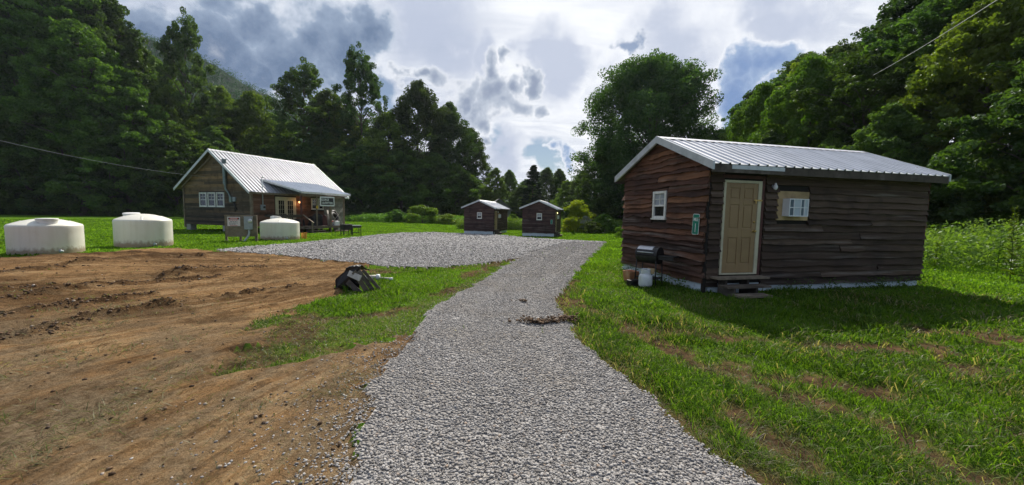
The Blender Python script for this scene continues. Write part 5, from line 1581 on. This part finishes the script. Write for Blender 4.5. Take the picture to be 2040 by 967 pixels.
mb = MB(); mb.cur = .35; mb.box(.97, 2.37, -2.37, -2.32, 1.22, 1.44); mb.box(.97, 1.02, -2.3, -.03, 1.22, 1.44); mb.box(.95, 1.06, -2.38, -2.27, .50, 1.5); mb.box(1.08, 2.37, -2.36, -2.33, .72, .82); mb.build('railing', M['wood_dark'], cot)
# french door
mb = MB(); d0, d1, z0, z1 = 1.88, 3.68, .52, 2.86
bxp(mb, Sc, d0, d0 + .11, 0, .06, z0, z1); bxp(mb, Sc, d1 - .11, d1, 0, .06, z0, z1); bxp(mb, Sc, d0 + .11, d1 - .11, 0, .058, z1 - .12, z1); mb.build('door_frame', M['trim_cream'], cot)
for a, b in ((d0 + .115, (d0 + d1) / 2 - .004), ((d0 + d1) / 2 + .004, d1 - .115)):
    mb = MB(); s_ = .15
    bxp(mb, Sc, a, a + s_, 0, .045, z0, z1 - .125); bxp(mb, Sc, b - s_, b, 0, .045, z0, z1 - .125); bxp(mb, Sc, a + s_, b - s_, 0, .044, z0, z0 + .25); bxp(mb, Sc, a + s_, b - s_, 0, .044, z1 - .30, z1 - .125)
    for k in (1, 2):
        u = a + s_ + (b - a - 2 * s_) * k / 3; bxp(mb, Sc, u - .010, u + .010, .02, .042, z0 + .25, z1 - .30)
    for k in range(1, 5):
        zq = z0 + .25 + (z1 - .30 - z0 - .25) * k / 5; bxp(mb, Sc, a + s_, b - s_, .022, .041, zq - .010, zq + .010)
    dd_ = mb.build('door', M['trim_cream'], cot)
    g = MB(); bxp(g, Sc, a + s_ - .003, b - s_ + .003, .0, .028, z0 + .247, z1 - .297); g.build('pane', M['glass'], dd_)
frame_win(cot, Sc, 5.20, 5.84, 1.89, 2.89, 2, fr=.09)
frame_win(cot, Sc, 5.91, 6.47, 1.89, 2.89, 2, fr=.09)
# porch lamp (lit)
mb = MB(); mb.box(3.90, 3.98, -.10, -.02, 2.52, 2.60); mb.lathe([(.09, 0), (.085, .03), (.02, .08), (.01, .1)], (3.94, -.15, 2.56), 10); lp = mb.build('porch_lamp', M['black_metal'], cot)
mb = MB(); mb.lathe([(.03, 0), (.075, .04), (.08, .10), (.06, .15), (.02, .16)], (3.94, -.15, 2.40), 12); mb.build('bulb', M['bulb_lit'], lp, True)
ld = bpy.data.lights.new('porch_glow', 'POINT'); ld.energy = 7; ld.color = (1, .50, .22); ld.shadow_soft_size = .08
lo = bpy.data.objects.new('porch_glow', ld); COL.objects.link(lo); lo.parent = cot; lo.location = (3.94, -.34, 2.42)
# security light at the roof end
mb = MB(); mb.tube([(7.0, -2.36, 3.02), (7.02, -2.52, 2.95)], [.06, .10], 12); mb.tube([(6.78, -2.36, 3.02), (6.78, -2.5, 2.96)], [.05, .09], 12); mb.build('flood_lamp', M['white_plastic'], cot, True)
# electric mast, meter box and gable vent pipe
mb = MB(); mb.box(.64, .98, -.16, -.02, 1.75, 2.17); bx_ = mb.build('meter_box', M['grey_metal'], cot, bevel=.01)
mb = MB(); mb.tube([(.82, -.09, 2.17), (.82, -.09, 4.28)], .035, 8); mb.tube([(.82, -.09, 4.28), (.82, -.22, 4.36), (.82, -.28, 4.28)], .045, 8); mb.build('mast', M['pipe_grey'], bx_, True)
mb = MB(); mb.lathe([(.075, 0), (.08, .02), (.08, .08), (.06, .10)], n=14, M=Matrix.Translation(Vector((.86, -.16, 1.98))) @ Matrix.Rotation(R(90), 4, 'X')); mb.build('meter_dial', M['glass'], bx_, True)
mb = MB(); mb.tube([(-.17, 2.77, 3.75), (-.17, 2.77, 5.58)], .13, 14); mb.tube([(-.17, 2.77, 5.58), (-.17, 2.77, 5.66)], .16, 14); mb.tube([(-.17, 2.77, 3.78), (-.16, 2.74, 3.35), (-.14, 2.40, 3.02), (-.12, 2.30, 2.72)], [.10, .07, .06, .06], 10); fl = mb.build('vent_pipe', M['flue'], cot, 'auto')
mb = MB(); mb.box(-.14, -.02, 2.12, 2.42, 2.32, 2.76); mb.build('breaker_box', M['flue'], cot, bevel=.01)
mb = MB(); mb.box(-.13, -.02, 1.72, 2.02, 2.38, 2.72); mb.build('breaker_box', M['grey_metal'], cot, bevel=.01)
mb = MB(); mb.cur = .2; mb.tube([(-.07, 1.84, 2.38), (-.07, 1.84, 1.6)], .03, 8); mb.tube([(-.07, 2.05, 2.32), (-.07, 1.6, 1.75)], .035, 8); mb.build('conduit', M['cover'], cot, True)
# steps with handrail
st_ = thing('wooden_steps', 'wooden porch steps of the cottage with a slanting handrail', 'steps', (CX0, CY0, CZ0), R(90 - CAZ))
for k, (y0, y1, z) in enumerate(((-2.72, -2.41, .34), (-3.02, -2.70, .17), (-3.32, -3.0, .02))):
    mb = MB(); mb.cur = .6 + .1 * k; mb.box(2.62, 4.1, y0, y1, z - .045, z); mb.build('tread', M['wood_grey'], st_)
for x in (2.66, 4.02):
    mb = MB(); mb.cur = .2; mb.box(x, x + .05, -3.25, -2.42, -.3, -.03); mb.box(x, x + .05, -2.96, -2.42, -.03, .12); mb.box(x, x + .05, -2.66, -2.42, .12, .29); mb.build('stringer', M['wood_dark'], st_)
mb = MB(); mb.cur = .4; mb.box(2.52, 2.62, -3.32, -3.22, -.3, .86); mb.build('newel_post', M['wood_grey'], st_)
mb = MB(); mb.cur = .9; mb.bar((2.54, -2.30, 1.44), (2.57, -3.42, .82), .10, .05); mb.build('handrail', M['wood_grey'], st_)


def cw(x, y, z=0.0): return CM @ Vector((x, y, z))


# name sign hanging from the porch eave
p = cw(4.72, -2.50, 2.58)
sg = thing('name_sign', 'black lettered sign in a white frame hanging under the porch eave', 'sign', tuple(p), R(90 - CAZ - 14))
mb = MB(); mb.box(-.62, .62, -.02, .02, -.40, .40); fr_ = mb.build('frame', M['sign_white'], sg, bevel=.01)
mb = MB(); mb.box(-.53, .53, -.026, -.021, -.30, .30); mb.build('board', M['sign_black'], sg)
text_mesh('lettering', 'GORGE', .27, M['sign_white'], sg, (-.20, -.030, .135), (R(90), 0, 0), .006, .72, .004)
text_mesh('lettering', 'THE', .24, M['sign_dim'], sg, (.33, -.030, .135), (R(90), 0, 0), .004, .66, .004)
text_mesh('lettering', 'OUTFITTERS', .27, M['sign_white'], sg, (0, -.030, -.145), (R(90), 0, 0), .006, .60, .004)
for x in (-.45, .45):
    mb = MB(); mb.tube([(x, 0, .39), (x, .03, .47)], .012, 6); mb.build('hook', M['black_metal'], sg)
p = cw(3.85, -2.325, 2.08)
e = thing('diamond_sign', 'small yellow diamond sign on the thin porch post', 'sign', tuple(p), R(90 - CAZ))
mb = MB(); mb.poly([(-.14, -.01, 0), (0, -.01, -.16), (.14, -.01, 0), (0, -.01, .16)]); mb.poly([(-.14, .002, 0), (0, .002, .16), (.14, .002, 0), (0, .002, -.16)])
for a, b in (((-.14, 0), (0, -.16)), ((0, -.16), (.14, 0)), ((.14, 0), (0, .16)), ((0, .16), (-.14, 0))): mb.poly([(a[0], -.01, a[1]), (a[0], .002, a[1]), (b[0], .002, b[1]), (b[0], -.01, b[1])])
mb.build('plate', M['yellow'], e)

# porch clutter -----------------------------------------------------
def lump(name, label, cat, loc, rz, sx, sy, sz, m, seed, fold=0.12):
    n, k = 28, 14; V = []
    for j in range(k + 1):
        t = j / k; zz_ = sz * t; rr = (1 - .18 * t) * math.sqrt(max(0, 1 - max(0, (t - .72) / .28) ** 2.4))
        for i in range(n):
            a = 6.2832 * i / n; c, s_ = math.cos(a), math.sin(a); q = (abs(c) ** 5 + abs(s_) ** 5) ** (-1 / 5)
            f = 1 + fold * (float(vnoise(np.array([i * .55 + seed]), np.array([t * 2.2]), seed)[0]) - .5) * (1.4 - t)
            V.append((c * q * sx * rr * f, s_ * q * sy * rr * f, zz_ + .03 * sz * math.sin(a * 3 + seed) * (t > .5)))
    F = [(j * n + i, j * n + (i + 1) % n, (j + 1) * n + (i + 1) % n, (j + 1) * n + i) for j in range(k) for i in range(n)]
    o = np_mesh(name, V, np.array(F), m, None, True); o.location = loc; o.rotation_euler = (0, 0, rz)
    return tag(o, label, cat)


def stool(x, y, label, seat_m, h=.45):
    e = thing('porch_chair', label, 'chair', tuple(cw(x, y, .50)), R(90 - CAZ - 20))
    mb = MB(); mb.box(-.25, .25, -.24, .24, h - .04, h); mb.build('seat', seat_m, e, bevel=.01)
    mb = MB(); mb.bar((-.22, .24, h), (-.22, .36, h + .52), .04, .03); mb.bar((.22, .24, h), (.22, .36, h + .52), .04, .03)
    for k in range(4): mb.bar((-.22, .26 + .03 * k, h + .12 + .12 * k), (.22, .26 + .03 * k, h + .12 + .12 * k), .02, .07)
    mb.build('backrest', seat_m, e)
    for sx in (-.22, .22):
        for sy in (-.21, .21): mb = MB(); mb.box(sx - .02, sx + .02, sy - .02, sy + .02, 0, h - .041); mb.build('leg', seat_m, e)
    return e


lump('covered_grill', 'black covered grill standing on the porch beside the steps', 'grill', tuple(cw(4.55, -1.35, .50)), R(68), .62, .40, 1.02, M['cover'], 3)
lump('black_bag', 'low black bag on the porch floor left of the covered grill', 'bag', tuple(cw(3.35, -.75, .50)), R(60), .42, .34, .62, M['cover'], 9)
lump('brown_barrel_planter', 'brown cloth covered barrel on the porch behind the second post', 'barrel', tuple(cw(5.15, -1.55, .50)), R(40), .27, .27, .95, M['red_trim'], 5, .05)
stool(5.75, -1.85, 'pale slatted porch chair among the paddles', M['pale_stick'])


def torus(mb, c, R0, r, ax, n=26, k=9):
    ax = Vector(ax).normalized(); a = ax.orthogonal().normalized(); b = ax.cross(a); i0 = len(mb.v)
    for i in range(n):
        t = 6.2832 * i / n; d = a * math.cos(t) + b * math.sin(t)
        for j in range(k):
            s_ = 6.2832 * j / k; mb.v.append(tuple(Vector(c) + d * (R0 + r * math.cos(s_)) + ax * r * math.sin(s_)))
    for i in range(n):
        for j in range(k):
            mb.f.append((i0 + i * k + j, i0 + ((i + 1) % n) * k + j, i0 + ((i + 1) % n) * k + (j + 1) % k, i0 + i * k + (j + 1) % k)); mb.a.append(.5)


for k, (x, y, z, ax, l_) in enumerate(((6.35, -1.45, 1.13, (.25, -1, .35), 'black inner tube leaning among the clutter at the porch end'), (6.72, -1.05, 1.32, (.2, -1, .25), 'upper black inner tube behind the leaning one'))):
    mb = MB(); torus(mb, (0, 0, 0), .42, .155, ax); o = mb.build('inner_tube', M['cover'], None, True); o.location = cw(x, y, z); o.rotation_euler = (0, 0, R(90 - CAZ)); tag(o, l_, 'inner tube', 'inner tubes on the porch')
for k, (a, b, l_) in enumerate((((5.85, -1.55, .52), (6.75, -1.85, 1.75), 'pale paddle slanting across the black tubes'), ((6.95, -1.9, .52), (6.45, -1.6, 1.72), 'pale paddle leaning the other way at the porch end'), ((5.35, -1.9, .52), (5.9, -1.2, 1.55), 'pale paddle leaning behind the third porch post'))):
    e = thing('paddle', l_, 'paddle', tuple(cw(*a)), 0, 'paddles on the porch'); a_, b_ = Vector((0, 0, 0)), cw(*b) - cw(*a)
    mb = MB(); mb.tube([a_, b_], .016, 8); mb.build('shaft', M['pale_stick'], e, True)
    mb = MB(); mb.bar(b_ * .98, b_ * 1.28, .16, .02, (0.3, 0.2, 1)); mb.build('blade', M['pale_stick'], e, bevel=.006)
e = thing('bicycle_wheel', 'spoked wheel with red hub leaning on the porch clutter', 'wheel', tuple(cw(5.55, -2.1, .86)), R(90 - CAZ))
mb = MB(); torus(mb, (0, 0, 0), .31, .022, (.25, -1, .1)); mb.build('tyre', M['cover'], e, True)
mb = MB(); ax = Vector((.25, -1, .1)).normalized(); a = ax.orthogonal().normalized(); b = ax.cross(a)
for i in range(12): t = 6.2832 * i / 12; mb.tube([(0, 0, 0), (a * math.cos(t) + b * math.sin(t)) * .30], .006, 5)
mb.build('spokes', M['pale_stick'], e); mb = MB(); mb.tube([ax * -.06, ax * .06], .05, 10); mb.build('hub', M['sign_red'], e, True)
e = thing('cooler', 'white cooler on the porch floor between the posts', 'cooler', tuple(cw(6.0, -2.05, .50)), R(75))
mb = MB(); mb.box(-.27, .27, -.17, .17, 0, .30); mb.build('body', M['white_plastic'], e, bevel=.02); mb = MB(); mb.box(-.28, .28, -.18, .18, .302, .37); mb.build('lid', M['white_plastic'], e, bevel=.02)
for k, (x, y, l_) in enumerate(((5.7, -2.75, 'pale scrap board on the grass below the porch edge'), (6.3, -2.9, 'second scrap board lying near the black smoker'))):
    mb = MB(); mb.cur = .9; mb.box(-.5, .5, -.10, .10, 0, .05); mb.box(-.42, .5, -.08, .12, .051, .10); o = mb.build('scrap_board', M['wood_grey'], None); o.location = cw(x, y, .02); o.rotation_euler = (0, 0, R(70 + 25 * k)); tag(o, l_, 'board')
# yellow bucket
p = cw(2.18, -2.75); gb = gpt(606, 476)
e = thing('bucket', 'orange yellow bucket on the grass at the foot of the porch steps', 'bucket', (gb[0], gb[1], float(gz(*gb))))
mb = MB(); mb.lathe([(.13, 0), (.14, .0), (.165, .34), (.175, .345), (.175, .37), (.16, .37), (.135, .03), (.0, .03)], n=20); mb.build('body', M['bucket'], e, 'auto')
mb = MB(); mb.tube([(.17 * math.cos(R(a)), .05, .33 - .13 * math.sin(R(a))) for a in range(0, 181, 20)], .006, 6); mb.build('handle', M['black_metal'], e)
# smoker and steel frame on the lawn
g1 = gpt(690, 469); e = thing('smoker_grill', 'black box smoker on legs on the lawn beside the porch', 'grill', (g1[0], g1[1], float(gz(*g1))), R(55))
mb = MB(); mb.box(-.36, .36, -.25, .25, .42, .80); mb.build('firebox', M['black_metal'], e, bevel=.02)
mb = MB(); mb.box(-.38, .38, -.27, .27, .803, .86); mb.build('lid', M['black_metal'], e, bevel=.02)
for sx in (-.33, .33):
    for sy in (-.21, .21): mb = MB(); mb.box(sx - .025, sx + .025, sy - .025, sy + .025, -.05, .419); mb.build('leg', M['black_metal'], e)
mb = MB(); mb.box(-.3, .3, -.2, .2, .14, .16); mb.build('shelf', M['black_metal'], e)
g1 = gpt(709, 469); e = thing('steel_table', 'black steel frame table next to the box smoker', 'table', (g1[0], g1[1], float(gz(*g1))), R(40))
mb = MB(); mb.box(-.34, .34, -.28, .28, .74, .80); mb.build('tabletop', M['grey_metal'], e); mb = MB(); mb.box(-.33, .33, -.27, .27, .60, .738); mb.build('apron', M['black_metal'], e)
for sx in (-.31, .31):
    for sy in (-.25, .25): mb = MB(); mb.box(sx - .022, sx + .022, sy - .022, sy + .022, -.05, .599); mb.build('leg', M['black_metal'], e)
mb = MB(); mb.box(-.288, .288, -.262, -.238, .18, .22); mb.box(-.288, .288, .238, .262, .18, .22); mb.build('stretcher', M['black_metal'], e)

# ------------------------------------------------------------------ water tanks
def make_tank():
    e = thing('water_tank', '', 'tank')
    n = 64; R_ = 1.0; H = 1.0
    mb = MB(); prof = [(.0, -.08), (.985, -.08), (1.0, -.05)]
    prof += [(1.0 + .002 * math.sin(z * 16), z) for z in np.linspace(0, .95, 12)]
    prof += [(.995, .975), (.975, 1.0), (.93, 1.018), (.80, 1.07), (.62, 1.13), (.42, 1.18), (.22, 1.21), (.0, 1.22)]
    mb.lathe(prof, n=n); mb.build('shell', M['tank'], e, 'auto')
    for k in range(4):
        a = k * math.pi / 2 + .3; c, s_ = math.cos(a), math.sin(a)
        g = MB(); g.bar((c * .975, s_ * .975, .985), (c * .60, s_ * .60, 1.125), .09, .05); g.build('lifting_lug', M['tank'], e, bevel=.02)
    mb = MB(); mb.lathe([(.285, -.10), (.285, .06), (.30, .065), (.30, .13), (.28, .145), (.10, .155), (.0, .157)], n=32); ld = mb.build('lid', M['tank_lid'], e, 'auto')
    mb = MB(); mb.lathe([(.06, 0), (.06, .06), (.035, .065), (.035, .10)], n=14); ft = mb.build('outlet', M['pipe_grey'], e, True)
    ft.matrix_basis = Matrix.Translation(Vector((math.cos(-.9) * .98, math.sin(-.9) * .98, .10))) @ Matrix.Rotation(R(90), 4, 'Y')
    return e, ld


def place_tank(e, lid, base_px, r, h, lid_dir, lid_r, lid_tilt, label):
    g = gpt(*base_px); dv = Vector((g[0], g[1], 0)).normalized(); c = Vector((g[0], g[1], 0)) + dv * r
    e.location = (c.x, c.y, float(gz(c.x, c.y))); e.scale = (r, r, h); e['label'] = label; e['group'] = 'white water tanks'
    e.rotation_euler = (0, 0, math.atan2(-dv.y, -dv.x) + 1.2)
    a = R(lid_dir) - e.rotation_euler.z
    lid.location = (math.cos(a) * lid_r, math.sin(a) * lid_r, 1.22 - .22 * lid_r ** 1.6 + (.0 if lid_tilt == 0 else .02))
    lid.scale = (1 * .95 if r > .95 else 1, 1, .8 / h)
    lid.rotation_euler = (R(lid_tilt), 0, 0)


tk, ld_ = make_tank()
t2 = copy_tree(tk); t3 = copy_tree(tk)
lid_of = lambda t: [c for c in t.children if c.name.startswith('lid')][0]
place_tank(tk, ld_, (96, 508), .86, .98, -35, .62, 0, 'largest-looking white water tank at the left edge, lid at its right front')
place_tank(t2, lid_of(t2), (289, 493), .92, 1.13, 175, .60, 4, 'middle white water tank with its flat lid at the left rear')
place_tank(t3, lid_of(t3), (559, 479), 1.0, 1.02, 150, .45, -12, 'white water tank in front of the cottage porch with a tilted lid')

# ------------------------------------------------------------------ utility board
g0, g1 = gpt(449, 481), gpt(513, 481)
d_ = Vector((g1[0] - g0[0], g1[1] - g0[1], 0)); Lp = d_.length; ang = math.atan2(d_.y, d_.x)
up_ = thing('utility_board', 'grey wooden board panel on posts carrying a meter, left of the porch tank', 'panel', (g0[0], g0[1], float(gz(*g0))), ang)
mb = MB(); r3 = random.Random(6)
for k, (a, b) in enumerate(((.24, .52), (.525, .80), (.805, 1.10), (1.105, 1.335))): mb.cur = r3.random(); mb.box(.06, Lp, -.03, 0, a, b)
mb.build('panel', M['wood_grey'], up_)
for x in (0.0, .62, 1.30, Lp - .08): mb = MB(); mb.cur = .5; mb.box(x, x + .09, .002, .09, -.3, 1.34 if x in (0.0, Lp - .08) else .5); mb.build('post', M['wood_grey'], up_)
mb = MB(); mb.cur = .95; mb.box(-.01, Lp + .01, -.035, .09, 1.342, 1.37); mb.build('cap_board', M['wood_grey'], up_)
mx0 = .62 * Lp
mb = MB(); mb.box(mx0, mx0 + .37, -.20, -.032, .62, 1.29); mt_ = mb.build('meter_box', M['grey_metal'], up_, bevel=.015)
mb = MB(); mb.box(mx0 - .012, mx0 + .382, -.21, -.031, 1.291, 1.31); mb.build('hood', M['grey_metal'], mt_)
mb = MB(); mb.lathe([(.10, 0), (.10, .03), (.088, .035), (.085, .10), (.06, .115), (.0, .118)], n=20, M=Matrix.Translation(Vector((mx0 + .28, -.20, 1.08))) @ Matrix.Rotation(R(90), 4, 'X')); mb.build('meter_dial', M['silver'], mt_, 'auto')
mb = MB(); mb.tube([(mx0 + .2, -.11, .62), (mx0 + .2, -.11, .44), (mx0 + .17, -.12, .30), (mx0 + .06, -.18, .10), (mx0 - .04, -.24, -.06)], .05, 10); mb.build('conduit', M['pipe_grey'], up_, True)
ws = thing('warning_sign', 'faded white and red warning sign on the grey utility board', 'sign', (g0[0], g0[1], float(gz(*g0))), ang)
mb = MB(); mb.box(.13, .68, -.042, -.034, .80, 1.28); mb.build('plate', M['sign_pink'], ws)
mb = MB(); mb.box(.17, .64, -.046, -.0422, 1.14, 1.235); mb.build('header', M['sign_black'], ws)
mb = MB(); P_ = [(.405 + .195 * max(-1, min(1, 1.25 * math.cos(R(a)))), 1.187 + .042 * math.sin(R(a))) for a in range(0, 360, 15)]
mb.poly([(x, -.048, z) for x, z in P_]); mb.build('header_oval', M['sign_red'], ws)
text_mesh('lettering', 'DANGER', .085, M['sign_pink'], ws, (.405, -.050, 1.187), (R(90), 0, 0), .001, .9, .002)
for a, b, z in ((.20, .60, 1.10), (.24, .56, 1.03), (.20, .58, .96), (.20, .50, .90)):
    mb = MB(); x = a; r4 = random.Random(int(z * 1000))
    while x < b: w_ = r4.uniform(.04, .10); mb.box(x, min(x + w_, b), -.0445, -.0421, z - .013, z + .013); x += w_ + .02
    mb.build('text_line', M['sign_ink'] if z < 1.08 else M['sign_red'], ws)
mb = MB(); mb.box(.24, .56, -.0445, -.0421, .825, .85); mb.build('text_line', M['sign_red'], ws)

# ------------------------------------------------------------------ debris beside the drive
gd = gpt(688, 577); gzd = float(gz(*gd))
sh = thing('plastic_shell', 'broken black plastic shell standing arched at the edge of the bare soil', 'plastic scrap', (gd[0], gd[1], gzd), R(-6))
sh.scale = (.86, .86, .92)
mb = MB(); n, k = 16, 7; r5 = random.Random(3); grid_ = []
for j in range(k + 1):
    row = []; v = j / k
    for i in range(n + 1):
        t = R(180 - 100 * i / n); rr = .60 - .06 * v
        row.append(Vector((.32 + rr * math.cos(t) + .04 * math.sin(4 * v + i), -.05 + .42 * v - .05 * math.sin(t * 2), -.06 + (.60 + .05 * math.sin(5 * v)) * math.sin(t) * (1 - .10 * v) + r5.uniform(-.012, .012))))
    grid_.append(row)
for j in range(k):
    for i in range(n): mb.poly([grid_[j][i], grid_[j][i + 1], grid_[j + 1][i + 1], grid_[j + 1][i]])
o = mb.build('shell', M['black_plastic'], sh, True); md = o.modifiers.new('solid', 'SOLIDIFY'); md.thickness = .022
mb = MB(); fan = [grid_[0][i] for i in range(n + 1)] ; mb.poly([p + Vector((0, .03, 0)) for p in fan] + [Vector((.36, .0, -.06))]); o = mb.build('end_cap', M['black_plastic'], sh); md = o.modifiers.new('solid', 'SOLIDIFY'); md.thickness = .02
for k_, (a, b, w_, m_, l_) in enumerate((((.30, -.14, .44), (.62, -.10, -.02), .11, 'wood_grey', 'grey plank leaning against the black plastic shell'), ((.40, -.10, .46), (.74, -.02, -.02), .09, 'wood_dark', 'darker plank leaning behind the grey one'), ((.16, -.12, .40), (.50, -.20, .30), .13, 'pale_stick', 'short pale board wedged under the top of the shell'), ((.12, -.10, .20), (.50, -.22, -.03), .12, 'wood_dark', 'dark plank low in front of the shell'), ((.48, -.05, .47), (.86, .10, -.02), .07, 'wood_dark', 'outermost dark plank leaning at the right of the shell'))):
    mb = MB(); mb.cur = .3 + .15 * k_; mb.bar(a, b, w_, .03, (0.2, -1, .3)); o = mb.build('scrap_plank', M[m_], None, bevel=.003); o.location = (gd[0], gd[1], gzd); o.rotation_euler = (0, 0, R(-6)); o.scale = (.86, .86, .92); tag(o, l_, 'plank', 'scrap planks by the plastic shell')
g2 = gpt(728, 562); gz2 = float(gz(*g2))
e = thing('tree_stump', 'small dark broken stump right of the black plastic shell', 'stump', (g2[0] - .16, g2[1] + .05, gz2))
mb = MB(); mb.tube([(0, 0, -.1), (.0, 0, .14), (-.03, .01, .24)], [.11, .085, .07], 10); mb.tube([(0.02, 0, .05), (.22, -.05, .02), (.42, -.04, -.03)], [.06, .05, .03], 8); mb.build('trunk', M['bark'], e, True)
for k_, (a, b, r_, l_) in enumerate((((0, 0, .10), (.30, .06, .11), .055, 'thick white pipe piece lying behind the stump'), ((.32, .05, .09), (.60, .08, .07), .024, 'thin white pipe piece pointing right from the thick one'))):
    e = thing('plastic_pipe', l_, 'pipe', (g2[0], g2[1], gz2)); mb = MB(); mb.tube([a, b], r_, 14); mb.build('pipe', M['pale_stick'], e, True)
    mb = MB(); mb.tube([Vector(b) - Vector((.06, .01, 0)), Vector(b) + Vector((.01, 0, 0))], r_ * 1.25, 14); mb.build('fitting', M['white_plastic'], e, True)
# torn turf on the drive
Pt = []
for px, py, s_, nn in ((1062, 647, .10, 150), (1080, 648, .06, 60), (1100, 645, .07, 90), (1128, 642, .10, 150), (1040, 604, .05, 40)):
    q = gpt(px, py); P = rng.normal(size=(nn, 3)) * np.array([s_ * 1.1, s_ * .5, s_ * .28]); P[:, 2] = np.abs(P[:, 2]); Pt.append(P + np.array([q[0], q[1], float(gz(*q)) + .045]))
Pt = np.concatenate(Pt); sz = .010 + .022 * rng.random(len(Pt)) ** 2
stones('torn_turf', Pt[:, 0], Pt[:, 1], Pt[:, 2], sz, M['clod'], 'crumbled dark turf torn onto the gravel drive', 'soil')

# ------------------------------------------------------------------ far house
q = Vector((pixdir(992, 410).x / pixdir(992, 410).y * 92, 92, 0)); zq = -.7
e = thing('far_house', 'distant grey gabled house half hidden behind the left far cabin', 'house', (q.x, q.y, zq), R(8))
mb = MB(); mb.box(-2.8, 2.8, -3, 3, 0, 3.4); mb.poly([(-2.8, -3, 3.4), (2.8, -3, 3.4), (0, -3, 5.7)]); mb.poly([(-2.8, 3, 3.4), (0, 3, 5.7), (2.8, 3, 3.4)]); mb.build('wall', M['far_roof'], e)
mb = MB()
for s_ in (-1, 1): mb.bar((s_ * 3.2, 0, 3.12), (0, 0, 5.82), 6.8, .12, (0, 0, 1))
mb.build('roof', M['far_roof'], e)

# ------------------------------------------------------------------ wires
def wire(name, label, a, b, sag, r):
    a, b = Vector(a), Vector(b); pts = []
    for i in range(25):
        t = i / 24; p = a.lerp(b, t); p.z -= sag * 4 * t * (1 - t); pts.append(p)
    mb = MB(); mb.tube(pts, r, 6); return tag(mb.build(name, M['cable'], None, True), label, 'cable')


pa = cw(-.20, 5.2, 4.35)
da = pixdir(-140, 246); pb = Vector((0, 0, EYE)) + da * (19 / da.y)
wire('power_cable', 'thin overhead cable running from the left to the cottage gable', pb, pa, .35, .010)
d1, d2 = pixdir(2080, -60), pixdir(1740, 150)
wire('power_cable', 'thin overhead cable slanting across the hillside trees at top right', Vector((0, 0, EYE)) + d1 * (10.5 / d1.y), Vector((0, 0, EYE)) + d2 * (27 / d2.y), .1, .013)

# plants along the near skirting
rs_ = np.random.default_rng(5); pts = []
for u in np.concatenate([rs_.uniform(.3, 3.2, 26)]):
    pts.append(NC @ Vector((-.10 - rs_.random() * .2, u, 0)))
for u in rs_.uniform(1.5, 6.4, 30): pts.append(NC @ Vector((u, -.10 - rs_.random() * .2, 0)))
P = np.array([tuple(p) for p in pts]); P = np.repeat(P, 26, 0); nn = len(P)
P[:, :2] += rs_.normal(size=(nn, 2)) * .07; P[:, 2] = gz(P[:, 0], P[:, 1]) + .02 + rs_.random(nn) ** 1.6 * .26
V, F = leaf_quads(P, rs_.normal(size=(nn, 3)) + np.array([0, 0, .5]), .05 * (.6 + .8 * rs_.random(nn)), .45)
tag(np_mesh('skirting_weeds', V, F, M['leaf_mid']), 'small green weeds along the foot of the near cabin', 'weeds', kind='stuff')
print('TRIS', sum(len(o.data.polygons) for o in S.objects if o.type == 'MESH'))

# ------------------------------------------------------------------ air
hb = MB(); hb.box(-760, 420, -30, 560, -3, 350)
hz = hb.build('haze', None, None)
hm = bpy.data.materials.new('haze_air'); hm.use_nodes = True; n = NT(hm.node_tree); n.n.clear()
pv = n.add('ShaderNodeVolumePrincipled'); pv.inputs['Color'].default_value = (0.80, 0.88, 1.0, 1); pv.inputs['Density'].default_value = 0.00012; pv.inputs['Anisotropy'].default_value = 0.2
n.l.new(pv.outputs[0], n.add('ShaderNodeOutputMaterial').inputs['Volume'])
hz.data.materials.clear(); hz.data.materials.append(hm); tag(hz, kind='stuff'); hz['label'] = 'thin pale summer haze in the air of the valley'
hz.display_type = 'WIRE'
S.cycles.volume_bounces = 0
